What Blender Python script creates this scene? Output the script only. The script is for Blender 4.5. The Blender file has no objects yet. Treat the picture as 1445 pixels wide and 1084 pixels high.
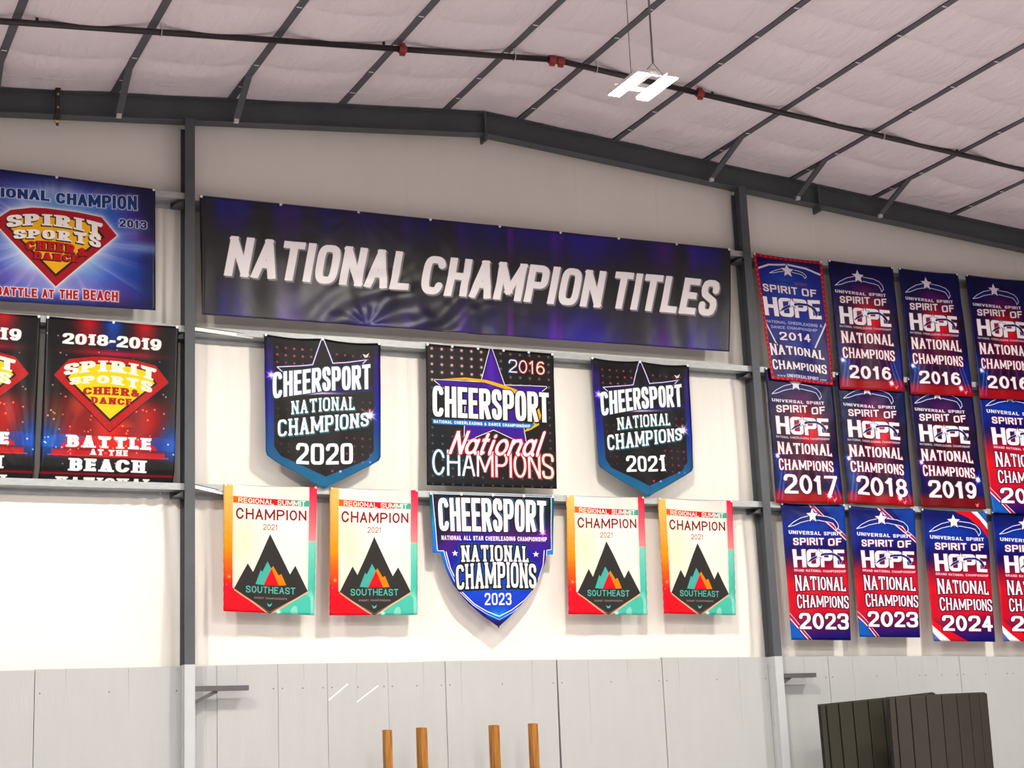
import bpy, bmesh, math, random
import numpy as np
from mathutils import Vector, Matrix

random.seed(7)
RNG = np.random.default_rng(11)
SC = bpy.context.scene
COL = SC.collection
PI = math.pi

# ------------------------------------------------------------------ camera
cam_data = bpy.data.cameras.new('camera')
cam_data.sensor_width = 36.0
cam_data.lens = 2371.008 / 1445.0 * 36.0
cam_data.clip_end = 200
camera = bpy.data.objects.new('camera', cam_data)
COL.objects.link(camera)
RGT = Vector((0.90698964, -0.41903618, -0.0421719))
DWN = Vector((0.0558004, 0.21881865, -0.97416873))
FWD = Vector((0.41743994, 0.88120774, 0.22184863))
mw = Matrix.Identity(4)
for i in range(3):
    mw[i][0] = RGT[i]; mw[i][1] = -DWN[i]; mw[i][2] = -FWD[i]
mw[0][3], mw[1][3], mw[2][3] = 0.0, -18.3, 1.6
camera.matrix_world = mw
SC.camera = camera

# ------------------------------------------------------------------ view, world, lamps of the hall
SC.view_settings.view_transform = 'Standard'
SC.view_settings.look = 'None'
SC.view_settings.exposure = 0.0
SC.view_settings.gamma = 1.0
SC.view_settings.use_curve_mapping = False
SC.cycles.use_denoising = True
SC.cycles.max_bounces = 8
SC.cycles.diffuse_bounces = 5
SC.cycles.sample_clamp_indirect = 6.0

world = bpy.data.worlds.new('world')
SC.world = world
world.use_nodes = True
world.node_tree.nodes['Background'].inputs[0].default_value = (0.9, 0.86, 0.88, 1)
world.node_tree.nodes['Background'].inputs[1].default_value = 0.08

LAMP_Z = 8.15
LAMP_W = 550.0            # watts of each fixture of the hall
LAMP_COL = (1.0, 0.958, 0.90)
LAMP_VISIBLE = (8.02, -4.72)
for lx, ly in ((0.9, -4.72), (15.7, -4.9),
               (0.9, -10.7), (8.0, -10.7), (15.7, -10.7),
               (0.9, -16.7), (8.0, -16.7), (15.7, -16.7),
               (0.9, -22.5), (8.0, -22.5), (15.7, -22.5)):
    ld = bpy.data.lights.new('hall_lamp', 'AREA')
    ld.shape = 'RECTANGLE'; ld.size = 0.36; ld.size_y = 0.62
    ld.energy = LAMP_W * (1.0 if ly > -8 else 0.8); ld.color = LAMP_COL
    lo = bpy.data.objects.new('hall_lamp', ld)
    lo.location = (lx, ly, LAMP_Z)
    COL.objects.link(lo)

# ------------------------------------------------------------------ helpers: materials
def srgb(r, g, b):
    f = lambda c: ((c / 255.0) / 12.92) if c / 255.0 <= 0.04045 else (((c / 255.0) + 0.055) / 1.055) ** 2.4
    return (f(r), f(g), f(b), 1.0)

MATS = {}
def mat(name, col, rough=0.6, metal=0.0, var=0.06, scale=6.0, bump=0.0, bscale=40.0, stretch=(1, 1, 1), spec=0.5, emit=None, bd=0.02):
    if name in MATS: return MATS[name]
    m = bpy.data.materials.new(name); m.use_nodes = True
    nt = m.node_tree; p = nt.nodes['Principled BSDF']
    tc = nt.nodes.new('ShaderNodeTexCoord'); mp = nt.nodes.new('ShaderNodeMapping')
    mp.inputs['Scale'].default_value = stretch
    nt.links.new(tc.outputs['Object'], mp.inputs[0])
    nz = nt.nodes.new('ShaderNodeTexNoise'); nz.inputs['Scale'].default_value = scale; nz.inputs['Detail'].default_value = 4
    nt.links.new(mp.outputs[0], nz.inputs['Vector'])
    cr = nt.nodes.new('ShaderNodeValToRGB')
    cr.color_ramp.elements[0].position = 0.3; cr.color_ramp.elements[1].position = 0.7
    cr.color_ramp.elements[0].color = tuple(max(0, c * (1 - var)) for c in col[:3]) + (1,)
    cr.color_ramp.elements[1].color = tuple(min(1, c * (1 + var)) for c in col[:3]) + (1,)
    nt.links.new(nz.outputs[0], cr.inputs[0]); nt.links.new(cr.outputs[0], p.inputs['Base Color'])
    p.inputs['Roughness'].default_value = rough; p.inputs['Metallic'].default_value = metal
    p.inputs['Specular IOR Level'].default_value = spec
    if bump:
        n2 = nt.nodes.new('ShaderNodeTexNoise'); n2.inputs['Scale'].default_value = bscale; n2.inputs['Detail'].default_value = 5
        nt.links.new(mp.outputs[0], n2.inputs['Vector'])
        b = nt.nodes.new('ShaderNodeBump'); b.inputs['Strength'].default_value = bump; b.inputs['Distance'].default_value = bd
        nt.links.new(n2.outputs[0], b.inputs['Height']); nt.links.new(b.outputs[0], p.inputs['Normal'])
    if emit:
        p.inputs['Emission Color'].default_value = emit[0]; p.inputs['Emission Strength'].default_value = emit[1]
    MATS[name] = m
    return m

M_STEEL = mat('dark_painted_steel', srgb(72, 76, 80), 0.55, 0.0, 0.10, 3.0, 0.05)
M_STEEL2 = mat('grey_primer_steel', srgb(84, 86, 90), 0.6, 0.0, 0.12, 3.0)
M_GALV = mat('galvanised_steel', srgb(168, 172, 172), 0.5, 0.25, 0.12, 9.0, 0.05, 30, (1, 1, 4))
M_GALVB = mat('galvanised_bracket', srgb(215, 216, 212), 0.5, 0.2, 0.08, 9.0)
M_WALLFAB = mat('white_wall_liner', srgb(229, 225, 216), 0.55, 0.0, 0.015, 2.0, 0.10, 55, (1, 1, 0.35))
M_ROOFFAB = mat('white_roof_liner', srgb(230, 222, 225), 0.5, 0.0, 0.02, 2.0, 1.0, 6, (1.0, 0.3, 1), bd=0.05)
M_STRAP = mat('white_strap', srgb(238, 236, 234), 0.5)
M_BOARD = mat('grey_painted_board', srgb(172, 174, 173), 0.65, 0.0, 0.02, 3.0, 0.12, 14, (3, 3, 0.5))
M_CRACK = mat('dark_gap', srgb(60, 60, 60), 0.9)
M_PIPE = mat('black_pipe', srgb(38, 32, 36), 0.45, 0.0, 0.15)
M_RED = mat('red_oxide_coupling', srgb(140, 44, 34), 0.5)
M_BRASS = mat('brass', srgb(190, 170, 120), 0.35, 0.7)
M_CABLE = mat('grey_cable', srgb(105, 102, 102), 0.6)
M_WHITEM = mat('white_enamel', srgb(225, 225, 222), 0.4)
M_WOOD = mat('honey_wood', srgb(150, 98, 30), 0.5, 0.0, 0.5, 5.0, 0.2, 20, (8, 8, 0.6))
M_MAT = mat('dark_mat_vinyl', srgb(50, 46, 39), 0.65, 0.0, 0.06, 4.0, spec=.3)
M_MAT2 = mat('olive_mat_vinyl', srgb(42, 40, 29), 0.65, 0.0, 0.06, 4.0, spec=.3)
M_MATD = mat('mat_backing', srgb(20, 20, 18), 0.8)
M_MATE = mat('mat_pale_edge', srgb(150, 150, 145), 0.7)
M_FLOOR = mat('hall_floor', srgb(168, 160, 163), 0.6, 0.0, 0.05, 1.0)
M_GROM = mat('white_fastener', srgb(240, 240, 236), 0.4)
M_PALE = mat('pale_green_white', srgb(236, 246, 238), 0.4)
M_LINT = mat('hall_wall', srgb(120, 118, 120), 0.7)
M_GREENW = mat('grey_column_cover', srgb(180, 184, 186), 0.6, 0.0, 0.02)
M_BRACK = mat('bracket_steel', srgb(90, 88, 90), 0.5, 0.3)

# ------------------------------------------------------------------ helpers: meshes and objects
def link(name, me, parent=None, m=None):
    o = bpy.data.objects.new(name, me); COL.objects.link(o)
    if m is not None: me.materials.append(m)
    if parent is not None: o.parent = parent
    return o

def empty(name, loc=(0, 0, 0), rz=0.0):
    o = bpy.data.objects.new(name, None); COL.objects.link(o)
    o.location = loc; o.rotation_euler = (0, 0, rz); o.empty_display_size = 0.1
    return o

def tag(o, label=None, cat=None, group=None, kind=None):
    if label: o['label'] = label
    if cat: o['category'] = cat
    if group: o['group'] = group
    if kind: o['kind'] = kind
    return o

class MB:
    def __init__(s): s.bm = bmesh.new()
    def box(s, x0, x1, y0, y1, z0, z1, bev=0.0):
        r = bmesh.ops.create_cube(s.bm, size=1.0)
        vs = r['verts']
        for v in vs:
            v.co = Vector(((x0 + x1) / 2 + v.co.x * (x1 - x0), (y0 + y1) / 2 + v.co.y * (y1 - y0), (z0 + z1) / 2 + v.co.z * (z1 - z0)))
        if bev > 0:
            es = list({e for v in vs for e in v.link_edges})
            bmesh.ops.bevel(s.bm, geom=es, offset=bev, segments=1, affect='EDGES')
        return s
    def prism(s, pts, axis, a, b):
        """pts: 2-D outline in the two other axes (in order), extruded along axis from a to b"""
        def mk(p, c):
            if axis == 'x': return (c, p[0], p[1])
            if axis == 'y': return (p[0], c, p[1])
            return (p[0], p[1], c)
        lo = [s.bm.verts.new(mk(p, a)) for p in pts]; hi = [s.bm.verts.new(mk(p, b)) for p in pts]
        n = len(pts)
        s.bm.faces.new(lo[::-1]); s.bm.faces.new(hi)
        for i in range(n): s.bm.faces.new((lo[i], lo[(i + 1) % n], hi[(i + 1) % n], hi[i]))
        return s
    def cyl(s, p0, p1, r, seg=12, r2=None, caps=True):
        p0 = Vector(p0); p1 = Vector(p1); d = p1 - p0
        q = d.to_track_quat('Z', 'Y')
        rr = bmesh.ops.create_cone(s.bm, cap_ends=caps, segments=seg, radius1=r, radius2=r if r2 is None else r2, depth=d.length)
        bmesh.ops.transform(s.bm, matrix=Matrix.Translation((p0 + p1) / 2) @ q.to_matrix().to_4x4(), verts=rr['verts'])
        return s
    def bar(s, p0, p1, w, h, up=(0, 0, 1)):
        """rectangular bar from p0 to p1, w across, h along up"""
        p0 = Vector(p0); p1 = Vector(p1); d = (p1 - p0); L = d.length; d.normalize()
        u = Vector(up); x = d.cross(u).normalized(); u = x.cross(d).normalized()
        r = bmesh.ops.create_cube(s.bm, size=1.0)
        for v in r['verts']:
            c = v.co.copy(); v.co = (p0 + p1) / 2 + x * (c.x * w) + d * (c.y * L) + u * (c.z * h)
        return s
    def build(s, name, m, parent=None, smooth=False):
        bmesh.ops.recalc_face_normals(s.bm, faces=s.bm.faces)
        me = bpy.data.meshes.new(name); s.bm.to_mesh(me); s.bm.free()
        if smooth:
            for p in me.polygons: p.use_smooth = True
        return link(name, me, parent, m)

def grid_mesh(name, P, m, parent=None, uv=None, smooth=True):
    """P: (ny, nx, 3) array"""
    ny, nx = P.shape[:2]
    idx = np.arange(ny * nx).reshape(ny, nx)
    f = np.stack([idx[:-1, :-1], idx[1:, :-1], idx[1:, 1:], idx[:-1, 1:]], -1).reshape(-1, 4)
    me = bpy.data.meshes.new(name)
    me.vertices.add(ny * nx); me.vertices.foreach_set('co', P.reshape(-1).astype(np.float32))
    me.loops.add(f.size); me.loops.foreach_set('vertex_index', f.reshape(-1).astype(np.int32))
    me.polygons.add(len(f))
    me.polygons.foreach_set('loop_start', np.arange(0, f.size, 4, dtype=np.int32))
    if uv is not None:
        l = me.uv_layers.new(name='UVMap')
        l.data.foreach_set('uv', uv.reshape(-1, 2)[f.reshape(-1)].reshape(-1).astype(np.float32))
    me.update(calc_edges=True); me.validate()
    if smooth: me.polygons.foreach_set('use_smooth', np.ones(len(f), dtype=bool))
    return link(name, me, parent, m)

def vnoise(x, y, seed=0):
    """smooth value noise, period 256, about -1..1"""
    r = np.random.default_rng(seed).uniform(-1, 1, (64, 64))
    xi = np.floor(x).astype(int); yi = np.floor(y).astype(int); fx = x - xi; fy = y - yi
    fx = fx * fx * (3 - 2 * fx); fy = fy * fy * (3 - 2 * fy)
    g = lambda a, b: r[b % 64, a % 64]
    return (g(xi, yi) * (1 - fx) + g(xi + 1, yi) * fx) * (1 - fy) + (g(xi, yi + 1) * (1 - fx) + g(xi + 1, yi + 1) * fx) * fy

# ================================================================== THE SETTING
XR, ZR, SL = 8.44, 9.76, 1.0 / 12.0          # ridge position, underside of the purlins at the ridge, roof pitch
X0, X1, YB = -3.8, 20.7, -27.0               # side walls and the wall behind the camera
zroof = lambda x: ZR - SL * abs(x - XR)
GIRT_Z = (8.25, 6.655, 4.835)                # top edges of the three rows of girts
BOARD_Z = 2.83
COLX = (4.622, 12.235)                       # the two columns in view

fl = MB().box(X0 - .2, X1 + .2, YB - .2, 0.6, -0.15, 0.0).build('floor', M_FLOOR); tag(fl, kind='structure')
for nm, a in (('wall_left', (X0 - .2, X0, YB - .2, 0.6, 0, 9.1)), ('wall_right', (X1, X1 + .2, YB - .2, 0.6, 0, 9.1)),
              ('wall_front', (X0 - .2, X1 + .2, YB - .2, YB, 0, 10.2))):
    tag(MB().box(*a).build(nm, M_LINT), kind='structure')

# ---- ceiling: metal deck, with purlins, liner sheets and straps as its pieces
mb = MB()
mb.prism([(X0 - .2, zroof(X0 - .2) + .24), (XR, ZR + .24), (X1 + .2, zroof(X1 + .2) + .24), (X1 + .2, zroof(X1 + .2) + .34), (XR, ZR + .34), (X0 - .2, zroof(X0 - .2) + .34)], 'y', YB - .2, 0.6)
ceiling = mb.build('ceiling', M_GALV); tag(ceiling, kind='structure')

PUR = [7.90 - 1.384 * i for i in range(8, -1, -1)] + [8.94 + 1.384 * i for i in range(9)]
PUR = [p for p in PUR if X0 < p < X1]
for px in PUR:
    sg = -1 if px < XR else 1
    z = zroof(px)
    # Z section: flange below, web, flange above
    mb = MB()
    mb.box(px - .045, px + .045, YB, 0.25, z - .004, z + .004)
    mb.box(px - .045, px - .038, YB, 0.25, z, z + .235)
    mb.box(px - .045, px - .038, YB, 0.25, z, z + .02)
    mb.box(px + .039, px + .045, YB, 0.25, z, z + .022)
    mb.build('purlin', M_STEEL2, ceiling)
STRAP_Y = [-0.42 - .0] + [-1.07 - 0.79 * i for i in range(0, 33)]
def sagz(x, y, a, b):
    """height of the liner under the roof between purlins a and b"""
    t = np.clip((x - a) / (b - a), 0, 1)
    e = 4 * t * (1 - t)
    ys = (y + 1.07) / 0.79
    fr = ys - np.floor(ys)
    bul = np.abs(np.sin(PI * fr)) ** 0.45
    g = np.clip((-y - .05) / .8, .06, 1)
    zr = (ZR - SL * np.abs(x - XR))
    return zr + .012 - g * (.040 * e + .062 * bul * e ** 0.5)
edges = [X0] + PUR + [X1]
for i in range(len(edges) - 1):
    a, b = edges[i], edges[i + 1]
    near = b > 0.5
    ylo = -9.0 if near else -9.0
    if b - a < .25: continue
    aa, bb = a + .03, b - .03
    for (y0, y1, st) in ((-8.18, 0.2, .045), (YB, -8.18, .2)):
        nx = 26 if st < .1 else 9
        ny = int((y1 - y0) / st) + 2
        X, Y = np.meshgrid(np.linspace(aa, bb, nx), np.linspace(y0, y1, ny))
        Z = sagz(X, Y, aa, bb)
        if st < .1:
            t = (X - aa) / (bb - aa); e = (4 * t * (1 - t)) ** .5
            Z = Z + e * (.006 * vnoise((X * 2.0 + Y * .9) * 2.2, (Y - X * .3) * 1.3, 3 + i) + .010 * vnoise(X * 1.6 + i * 7, Y * 1.9, 40 + i))
            # fine slanting gathers
            Z = Z + e * .006 * np.maximum(0, vnoise(X * .8 + 3, Y * .9, 80 + i)) * np.sin((X * 1.0 + Y * .45) * 60 + 3 * vnoise(X * 3, Y * 3, 5))
        grid_mesh('roof_liner', np.stack([X, Y, Z], -1), M_ROOFFAB, ceiling)
for sy in STRAP_Y:
    if sy < -13: continue
    P = []
    for i in range(len(edges) - 1):
        a, b = edges[i] + .03, edges[i + 1] - .03
        if b - a < .25: continue
        xs = np.linspace(a, b, 9)
        zs = sagz(xs, np.full(9, -1.07 + 1e-6), a, b) - .006
        P += list(zip(xs, zs))
        if i < len(edges) - 2:
            xe = edges[i + 1]; P += [(xe - .028, zroof(xe) - .008), (xe + .028, zroof(xe) - .008)]
    P = sorted(P)
    arr = np.zeros((2, len(P), 3))
    for k, (x, z) in enumerate(P):
        arr[0, k] = (x, sy - .011, z); arr[1, k] = (x, sy + .011, z)
    so = grid_mesh('strap', arr, M_STRAP, ceiling, smooth=False)
    md = so.modifiers.new('thick', 'SOLIDIFY'); md.thickness = .002

# ---- rear wall: sheathing with liner sheets and girts as its pieces
wb = MB()
wb.prism([(X0 - .2, 0), (X1 + .2, 0), (X1 + .2, zroof(X1 + .2) + .24), (XR, ZR + .24), (X0 - .2, zroof(X0 - .2) + .24)], 'y', 0.36, 0.5)
wall_back = wb.build('wall_back', M_LINT); tag(wall_back, kind='structure')
LY = 0.215
bays = ((X0, COLX[0]), (COLX[0], COLX[1]), (COLX[1], 19.9))
rows = ((2.6, 4.765), (4.765, 6.585), (6.585, 8.18), (8.18, None))
for bi, (xa, xb) in enumerate(bays):
    for ri, (za, zb) in enumerate(rows):
        vis0 = max(xa, 1.6)
        nx = int((xb - vis0) / .03); xs = np.linspace(vis0, xb, nx)
        if xa < vis0: xs = np.concatenate([np.linspace(xa, vis0, 12)[:-1], xs])
        nz = 46
        X, T = np.meshgrid(xs, np.linspace(0, 1, nz))
        top = (zroof(0) * 0 + (ZR - SL * np.abs(X - XR)) + .02) if zb is None else np.full_like(X, zb)
        Z = za + T * (top - za)
        zabs = Z
        edge = np.sin(PI * np.clip(T, 0, 1)) ** .5
        # pleats hang from the tops near columns and girts
        dcol = np.minimum(np.abs(X - COLX[0]), np.abs(X - COLX[1]))
        pl = np.exp(-(dcol / .55) ** 2)
        drift = X * 11 + 1.2 * (1 - T) * vnoise(X * 1.1, Z * .3, 9)
        amp = .005 + .034 * pl
        if ri == 3: amp = .0015 + .0035 * pl
        D = amp * np.sin(drift * 3.1 + 2.5 * vnoise(X * 2, Z * .5, 17)) * (.3 + .7 * T) * (0.5 + .5 * vnoise(X * 1.7, Z * .35, 21))
        D += .014 * vnoise(X * .9, Z * .7, 31 + ri) * edge
        D -= (.03 if ri < 3 else .012) * np.sin(PI * T) * (0.6 + .4 * vnoise(X * .6, Z * 0 + ri, 33))
        sx = ((X - COLX[0] - .95) % 1.22)
        D += .010 * np.exp(-((sx - .61) / .012) ** 2)
        grid_mesh('insulation_liner', np.stack([X, LY + D, Z], -1), M_WALLFAB, wall_back)
        if ri < 3 and bi < 9:
            pass
# girts: Z section, front flange up, web flat, rear flange down
for gz in GIRT_Z:
    for bi, (xa, xb) in enumerate(bays):
        a = xa + (.012 if bi else 0); b = xb - .012
        mb = MB()
        mb.box(a, b, 0.0, .003, gz - .072, gz)
        mb.box(a, b, 0.0, .20, gz - .075, gz - .072)
        mb.box(a, b, .197, .20, gz - .145, gz - .072)
        g = mb.build('girt', M_GALV, wall_back)
        # clip seam and screws along the rear flange
        mb = MB(); mb.box(a + .02, b - .02, .188, .196, gz - .138, gz - .098)
        for k in range(int((b - a) / .6)):
            xk = a + .3 + k * .6
            mb.cyl((xk, .188, gz - .118), (xk, .178, gz - .118), .008, 6)
        mb.build('liner_clip', M_GALV, g)
    for cx in COLX:
        for s in (-1, 1):
            if s < 0:
                mb = MB(); mb.box(cx - .17, cx - .01, -.002, .17, gz - .155, gz - .15); mb.box(cx - .17, cx - .01, .17, .176, gz - .155, gz - .08)
                mb.prism([(cx - .17, gz - .15), (cx - .06, gz - .15), (cx - .06, gz - .085)], 'y', .0, .006)
                mb.build('clip_angle', M_STEEL, wall_back)

# ---- lower wall of grey painted boards
wl = MB().box(X0, X1, .165, .2, 0, 2.74).build('wall_lower', M_CRACK); tag(wl, kind='structure')
JX = [(-3.8, 2.79), (-2.2, 2.79), (-.6, 2.795), (.9, 2.795), (3.006, 2.797), (4.555, 2.816)]
bd = [(-3.8, -2.2, 2.79, 2.79), (-2.2, -.6, 2.79, 2.79), (-.6, .9, 2.79, 2.795), (.9, 3.003, 2.79, 2.805), (3.010, 4.566, 2.812, 2.82),
      (4.68, 4.966, 2.815, 2.827), (4.969, 5.660, 2.827, 2.834), (5.666, 6.243, 2.834, 2.834), (6.247, 6.976, 2.834, 2.832), (6.981, 7.694, 2.83, 2.84),
      (7.698, 9.148, 2.84, 2.838), (9.166, 10.612, 2.836, 2.829), (10.622, 12.175, 2.845, 2.832),
      (12.29, 13.111, 2.834, 2.83), (13.115, 14.622, 2.83, 2.815), (14.627, 15.262, 2.815, 2.808), (15.267, 16.124, 2.808, 2.79), (16.129, 18.0, 2.79, 2.79), (18.0, 20.7, 2.79, 2.78)]
SLANT = {(9.166, 10.612): -.024}
for k, (a, b, za, zb) in enumerate(bd):
    pr = [0.110, 0.116, .108, .113][k % 4]
    mb = MB()
    bt = SLANT.get((a, b), 0)
    bot_b = b
    if abs(b - 9.148) < 1e-6: bot_b = 9.118
    mb.prism([(a, 0.0), (bot_b, 0.0), (b, zb), (a, za)], 'y', pr, .165)
    bo = mb.build('board', M_BOARD, wl)
    # splits and nail heads in the face of the board
    if 2.4 < a < 16.2:
        nsp = max(1, int((b - a) / .6))
        mb = MB()
        for q in range(nsp):
            x = a + (q + .5 + random.uniform(-.25, .25)) * (b - a) / nsp
            L = random.uniform(.15, 1.0); zt = min(za, zb) - .005
            xs = [x + random.uniform(-.006, .006) for _ in range(6)]
            for j in range(5):
                z0 = zt - L * j / 5; z1 = zt - L * (j + 1) / 5
                mb.prism([(xs[j], z0), (xs[j] + .0022 * (1 - j / 6), z0), (xs[j + 1] + .0022 * (1 - (j + 1) / 6), z1), (xs[j + 1], z1)], 'y', pr - .0006, pr + .001)
        mb.build('split', M_CRACK, bo)
        mb = MB()
        for x in (a + .05, b - .05, (a + b) / 2):
            mb.cyl((x, pr - .001, 2.56), (x, pr + .002, 2.56), .008, 8)
        mb.build('nail_head', M_STEEL, bo)

# ---- steel columns (wide flange) with painted covers below the boards' top
def column(cx, label):
    t = empty('steel_column', (cx, 0, 0))
    zt = zroof(cx) - .29
    mb = MB()
    mb.box(-.058, .058, -.055, -.045, BOARD_Z, zt)
    mb.box(-.004, .004, -.045, .145, BOARD_Z, zt)
    mb.box(-.058, .058, .145, .155, BOARD_Z, zt - .06)
    mb.build('shaft', M_STEEL, t)
    mb = MB(); mb.box(-.075, .075, -.06, .16, zt, zt + .012); mb.build('cap_plate', M_STEEL, t)
    mb = MB(); mb.box(-.058, .058, -.058, -.046, 0, BOARD_Z); mb.box(-.058, -.046, -.046, .108, 0, BOARD_Z); mb.box(.046, .058, -.046, .108, 0, BOARD_Z)
    mb.box(-.066, -.058, .02, .06, 0, BOARD_Z)
    mb.build('painted_cover', M_GREENW, t)
    for gz in GIRT_Z:
        mb = MB()
        for s in (-1, 1): mb.cyl((s * .03, -.055, gz - .05), (s * .03, -.062, gz - .05), .009, 6)
        mb.build('bolt', M_STEEL2, t)
    return tag(t, label, 'column')
column(COLX[0], 'dark grey steel column between the beach banners and the wide title banner')
column(COLX[1], 'dark grey steel column right of the wide title banner, pale painted below')
column(19.86, 'dark steel column beyond the right end of the blue and red banners')

# ---- rafter along the wall
def rafter(sgn, label):
    t = empty('roof_beam', (XR, .05, ZR))
    xe = (X0 - XR) if sgn < 0 else (X1 - XR)
    S = SL
    def pr(mbx, z0, z1, y0, y1):
        mbx.prism([(0, z0), (0, z1), (xe, z1 - S * abs(xe)), (xe, z0 - S * abs(xe))], 'y', y0, y1)
    mb = MB(); pr(mb, -.012, -.003, -.085, .085); mb.build('top_flange', M_STEEL, t)
    mb = MB(); pr(mb, -.29, -.012, -.004, .004); mb.build('web', M_STEEL, t)
    mb = MB(); pr(mb, -.30, -.29, -.085, .085); mb.build('bottom_flange', M_STEEL, t)
    if sgn > 0:
        for x, top, bot in ((-.012, 0, -.42), (13.50 - XR, 0, -.42 )):
            mb = MB(); dz = -S * abs(x)
            mb.box(x, x + .014, -.085, .085, bot + dz + .03, top + dz - .012)
            mb.box(x + .016, x + .03, -.085, .085, bot + dz + .03, top + dz - .012)
            mb.build('end_plate', M_STEEL, t)
    return tag(t, label, 'roof beam')
BEAM = {}
BEAM[-1] = rafter(-1, 'dark steel rafter sloping from the ridge towards the left column')
BEAM[1] = rafter(1, 'dark steel rafter sloping down from the ridge over the right column')

# ---- flange braces from purlins down to the rafter
def flange_brace(px, y, label):
    z = zroof(px)
    t = empty('flange_brace', (px - XR, y - .05, z - ZR)); t.parent = BEAM[-1 if px < XR else 1]
    ax = .05
    p1 = (ax, -y - .04, -.27)
    mb = MB(); mb.bar((0, 0, .0), p1, .08, .006, (0, 0, 1)); mb.bar((-.022, 0, .02), (p1[0] - .022, p1[1], p1[2] + .02), .006, .045, (0, 0, 1))
    mb.build('angle_bar', M_STEEL2, t)
    mb = MB(); mb.box(p1[0] - .03, p1[0] + .025, p1[1] - .03, p1[1] + .02, p1[2] - .035, p1[2] + .02); mb.build('bolt_tab', M_GALVB, t)
    return t
for px, y, lb in ((PUR[[abs(p - 2.36) < .1 for p in PUR].index(True)], -.78, 'steel flange brace at the far left end of the rafter'),
                  (3.748, -.80, 'steel flange brace left of the left column, beside the beam clamp'),
                  (5.132, -.76, 'steel flange brace on the rafter just right of the left column'),
                  (11.708, -.92, 'steel flange brace on the rafter just left of the right column'),
                  (13.092, -.80, 'steel flange brace on the rafter just right of the right column'),
                  (14.476, -.80, 'steel flange brace on the rafter past the paired end plates'),
                  (17.244, -.80, 'steel flange brace at the right end of the rafter in view')):
    flange_brace(px, y, lb)

# beam clamp hanging on the rafter
t = empty('beam_clamp', (3.10, -.04, 9.0))
mb = MB(); mb.box(-.022, .022, -.04, .0, -.03, .33); mb.box(-.03, .03, -.06, .0, .31, .335); mb.build('clamp_strap', M_PIPE, t)
mb = MB(); mb.box(-.035, .035, -.06, .02, -.05, -.01); mb.cyl((0, -.03, -.01), (0, -.03, -.13), .016, 8); mb.build('jaw', M_PIPE, t)
mb = MB(); mb.cyl((-.03, -.05, -.09), (.03, -.05, -.09), .02, 8); mb.build('bolt', M_BRASS, t)
for zz in (.08, .24): MB().cyl((0, -.035, zz), (0, -.06, zz), .014, 6).build('bolt', M_BRASS, t)
tag(t, 'black beam clamp with brass bolt hanging from the rafter at left', 'clamp')

# diagonal braces between the left column and the girts
for gz, x1, lb in ((6.655, 5.38, 'white lit steel angle brace at the left column below the title banner'),
                   (4.835, 5.03, 'short steel angle brace at the left column above the first summit banner')):
    t = empty('girt_brace', (COLX[0] + .05, -.045, gz - .05))
    mb = MB(); dx = x1 - COLX[0] - .05; dy = .045 + .02
    mb.bar((0, 0, .01), (dx, dy, -.02 if gz > 5 else -.045), .004, .042, (0, 0, 1)); mb.build('angle_bar', M_GALVB, t)
    mb = MB(); mb.bar((0, .012, .035), (dx, dy + .012, .005 if gz > 5 else -.02), .045, .004, (0, 0, 1)); mb.build('angle_leg', M_STEEL2, t)
    tag(t, lb, 'brace')

# ---- sprinkler pipe
PY = -2.0
pz = lambda x: 9.645 - .0795 * abs(x - 8.47)
t = empty('sprinkler_pipe', (8.47, PY, 9.645))
def L(x, dy=0, dz=0): return (x - 8.47, dy, pz(x) - 9.645 + dz)
for a, b in ((-3.6, 6.50), (6.58, 8.38), (8.56, 10.38), (10.46, 20.5)):
    MB().cyl(L(a), L(b), .034, 14).build('pipe', M_PIPE, t, True)
MB().cyl(L(8.36), L(8.47), .034, 14).cyl(L(8.47), L(8.58), .034, 14).build('elbow', M_PIPE, t, True)
for x in (6.54, 8.42, 8.53, 10.42):
    mb = MB(); mb.cyl(L(x - .035), L(x + .035), .05, 14); mb.cyl(L(x - .045), L(x - .028), .046, 14); mb.cyl(L(x + .028), L(x + .045), .046, 14)
    mb.box(x - 8.47 - .03, x - 8.47 + .03, -.02, .02, pz(x) - 9.645 - .075, pz(x) - 9.645 + .07)
    mb.build('coupling', M_RED, t)
for x in (2.55, 6.32, 10.6, 14.32):
    mb = MB(); mb.cyl(L(x), L(x, 0, .085), .017, 8); mb.build('sprinkler_riser', M_PIPE, t)
    mb = MB(); mb.cyl(L(x, 0, .085), L(x, 0, .13), .012, 8); mb.cyl(L(x, 0, .135), L(x, 0, .14), .03, 10)
    mb.bar(L(x - .016, 0, .085), L(x - .016, 0, .137), .004, .006, (0, 1, 0)); mb.bar(L(x + .016, 0, .085), L(x + .016, 0, .137), .004, .006, (0, 1, 0))
    mb.build('sprinkler_head', M_BRASS, t)
for x in (3.82, 7.93, 9.0, 13.13, 16.5):
    mb = MB(); n = 14
    for k in range(n):
        a0, a1 = 2 * PI * k / n, 2 * PI * (k + 1) / n
        mb.bar(L(x, math.cos(a0) * .043, math.sin(a0) * .043), L(x, math.cos(a1) * .043, math.sin(a1) * .043), .012, .005, (1, 0, 0))
    mb.cyl(L(x, 0, .043), (x - 8.47, 0, zroof(x) - 9.645 + .01), .006, 6)
    mb.build('pipe_hanger', M_GALVB, t)
tag(t, 'black sprinkler pipe with red couplings bending below the roof ridge', 'pipe')

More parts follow.
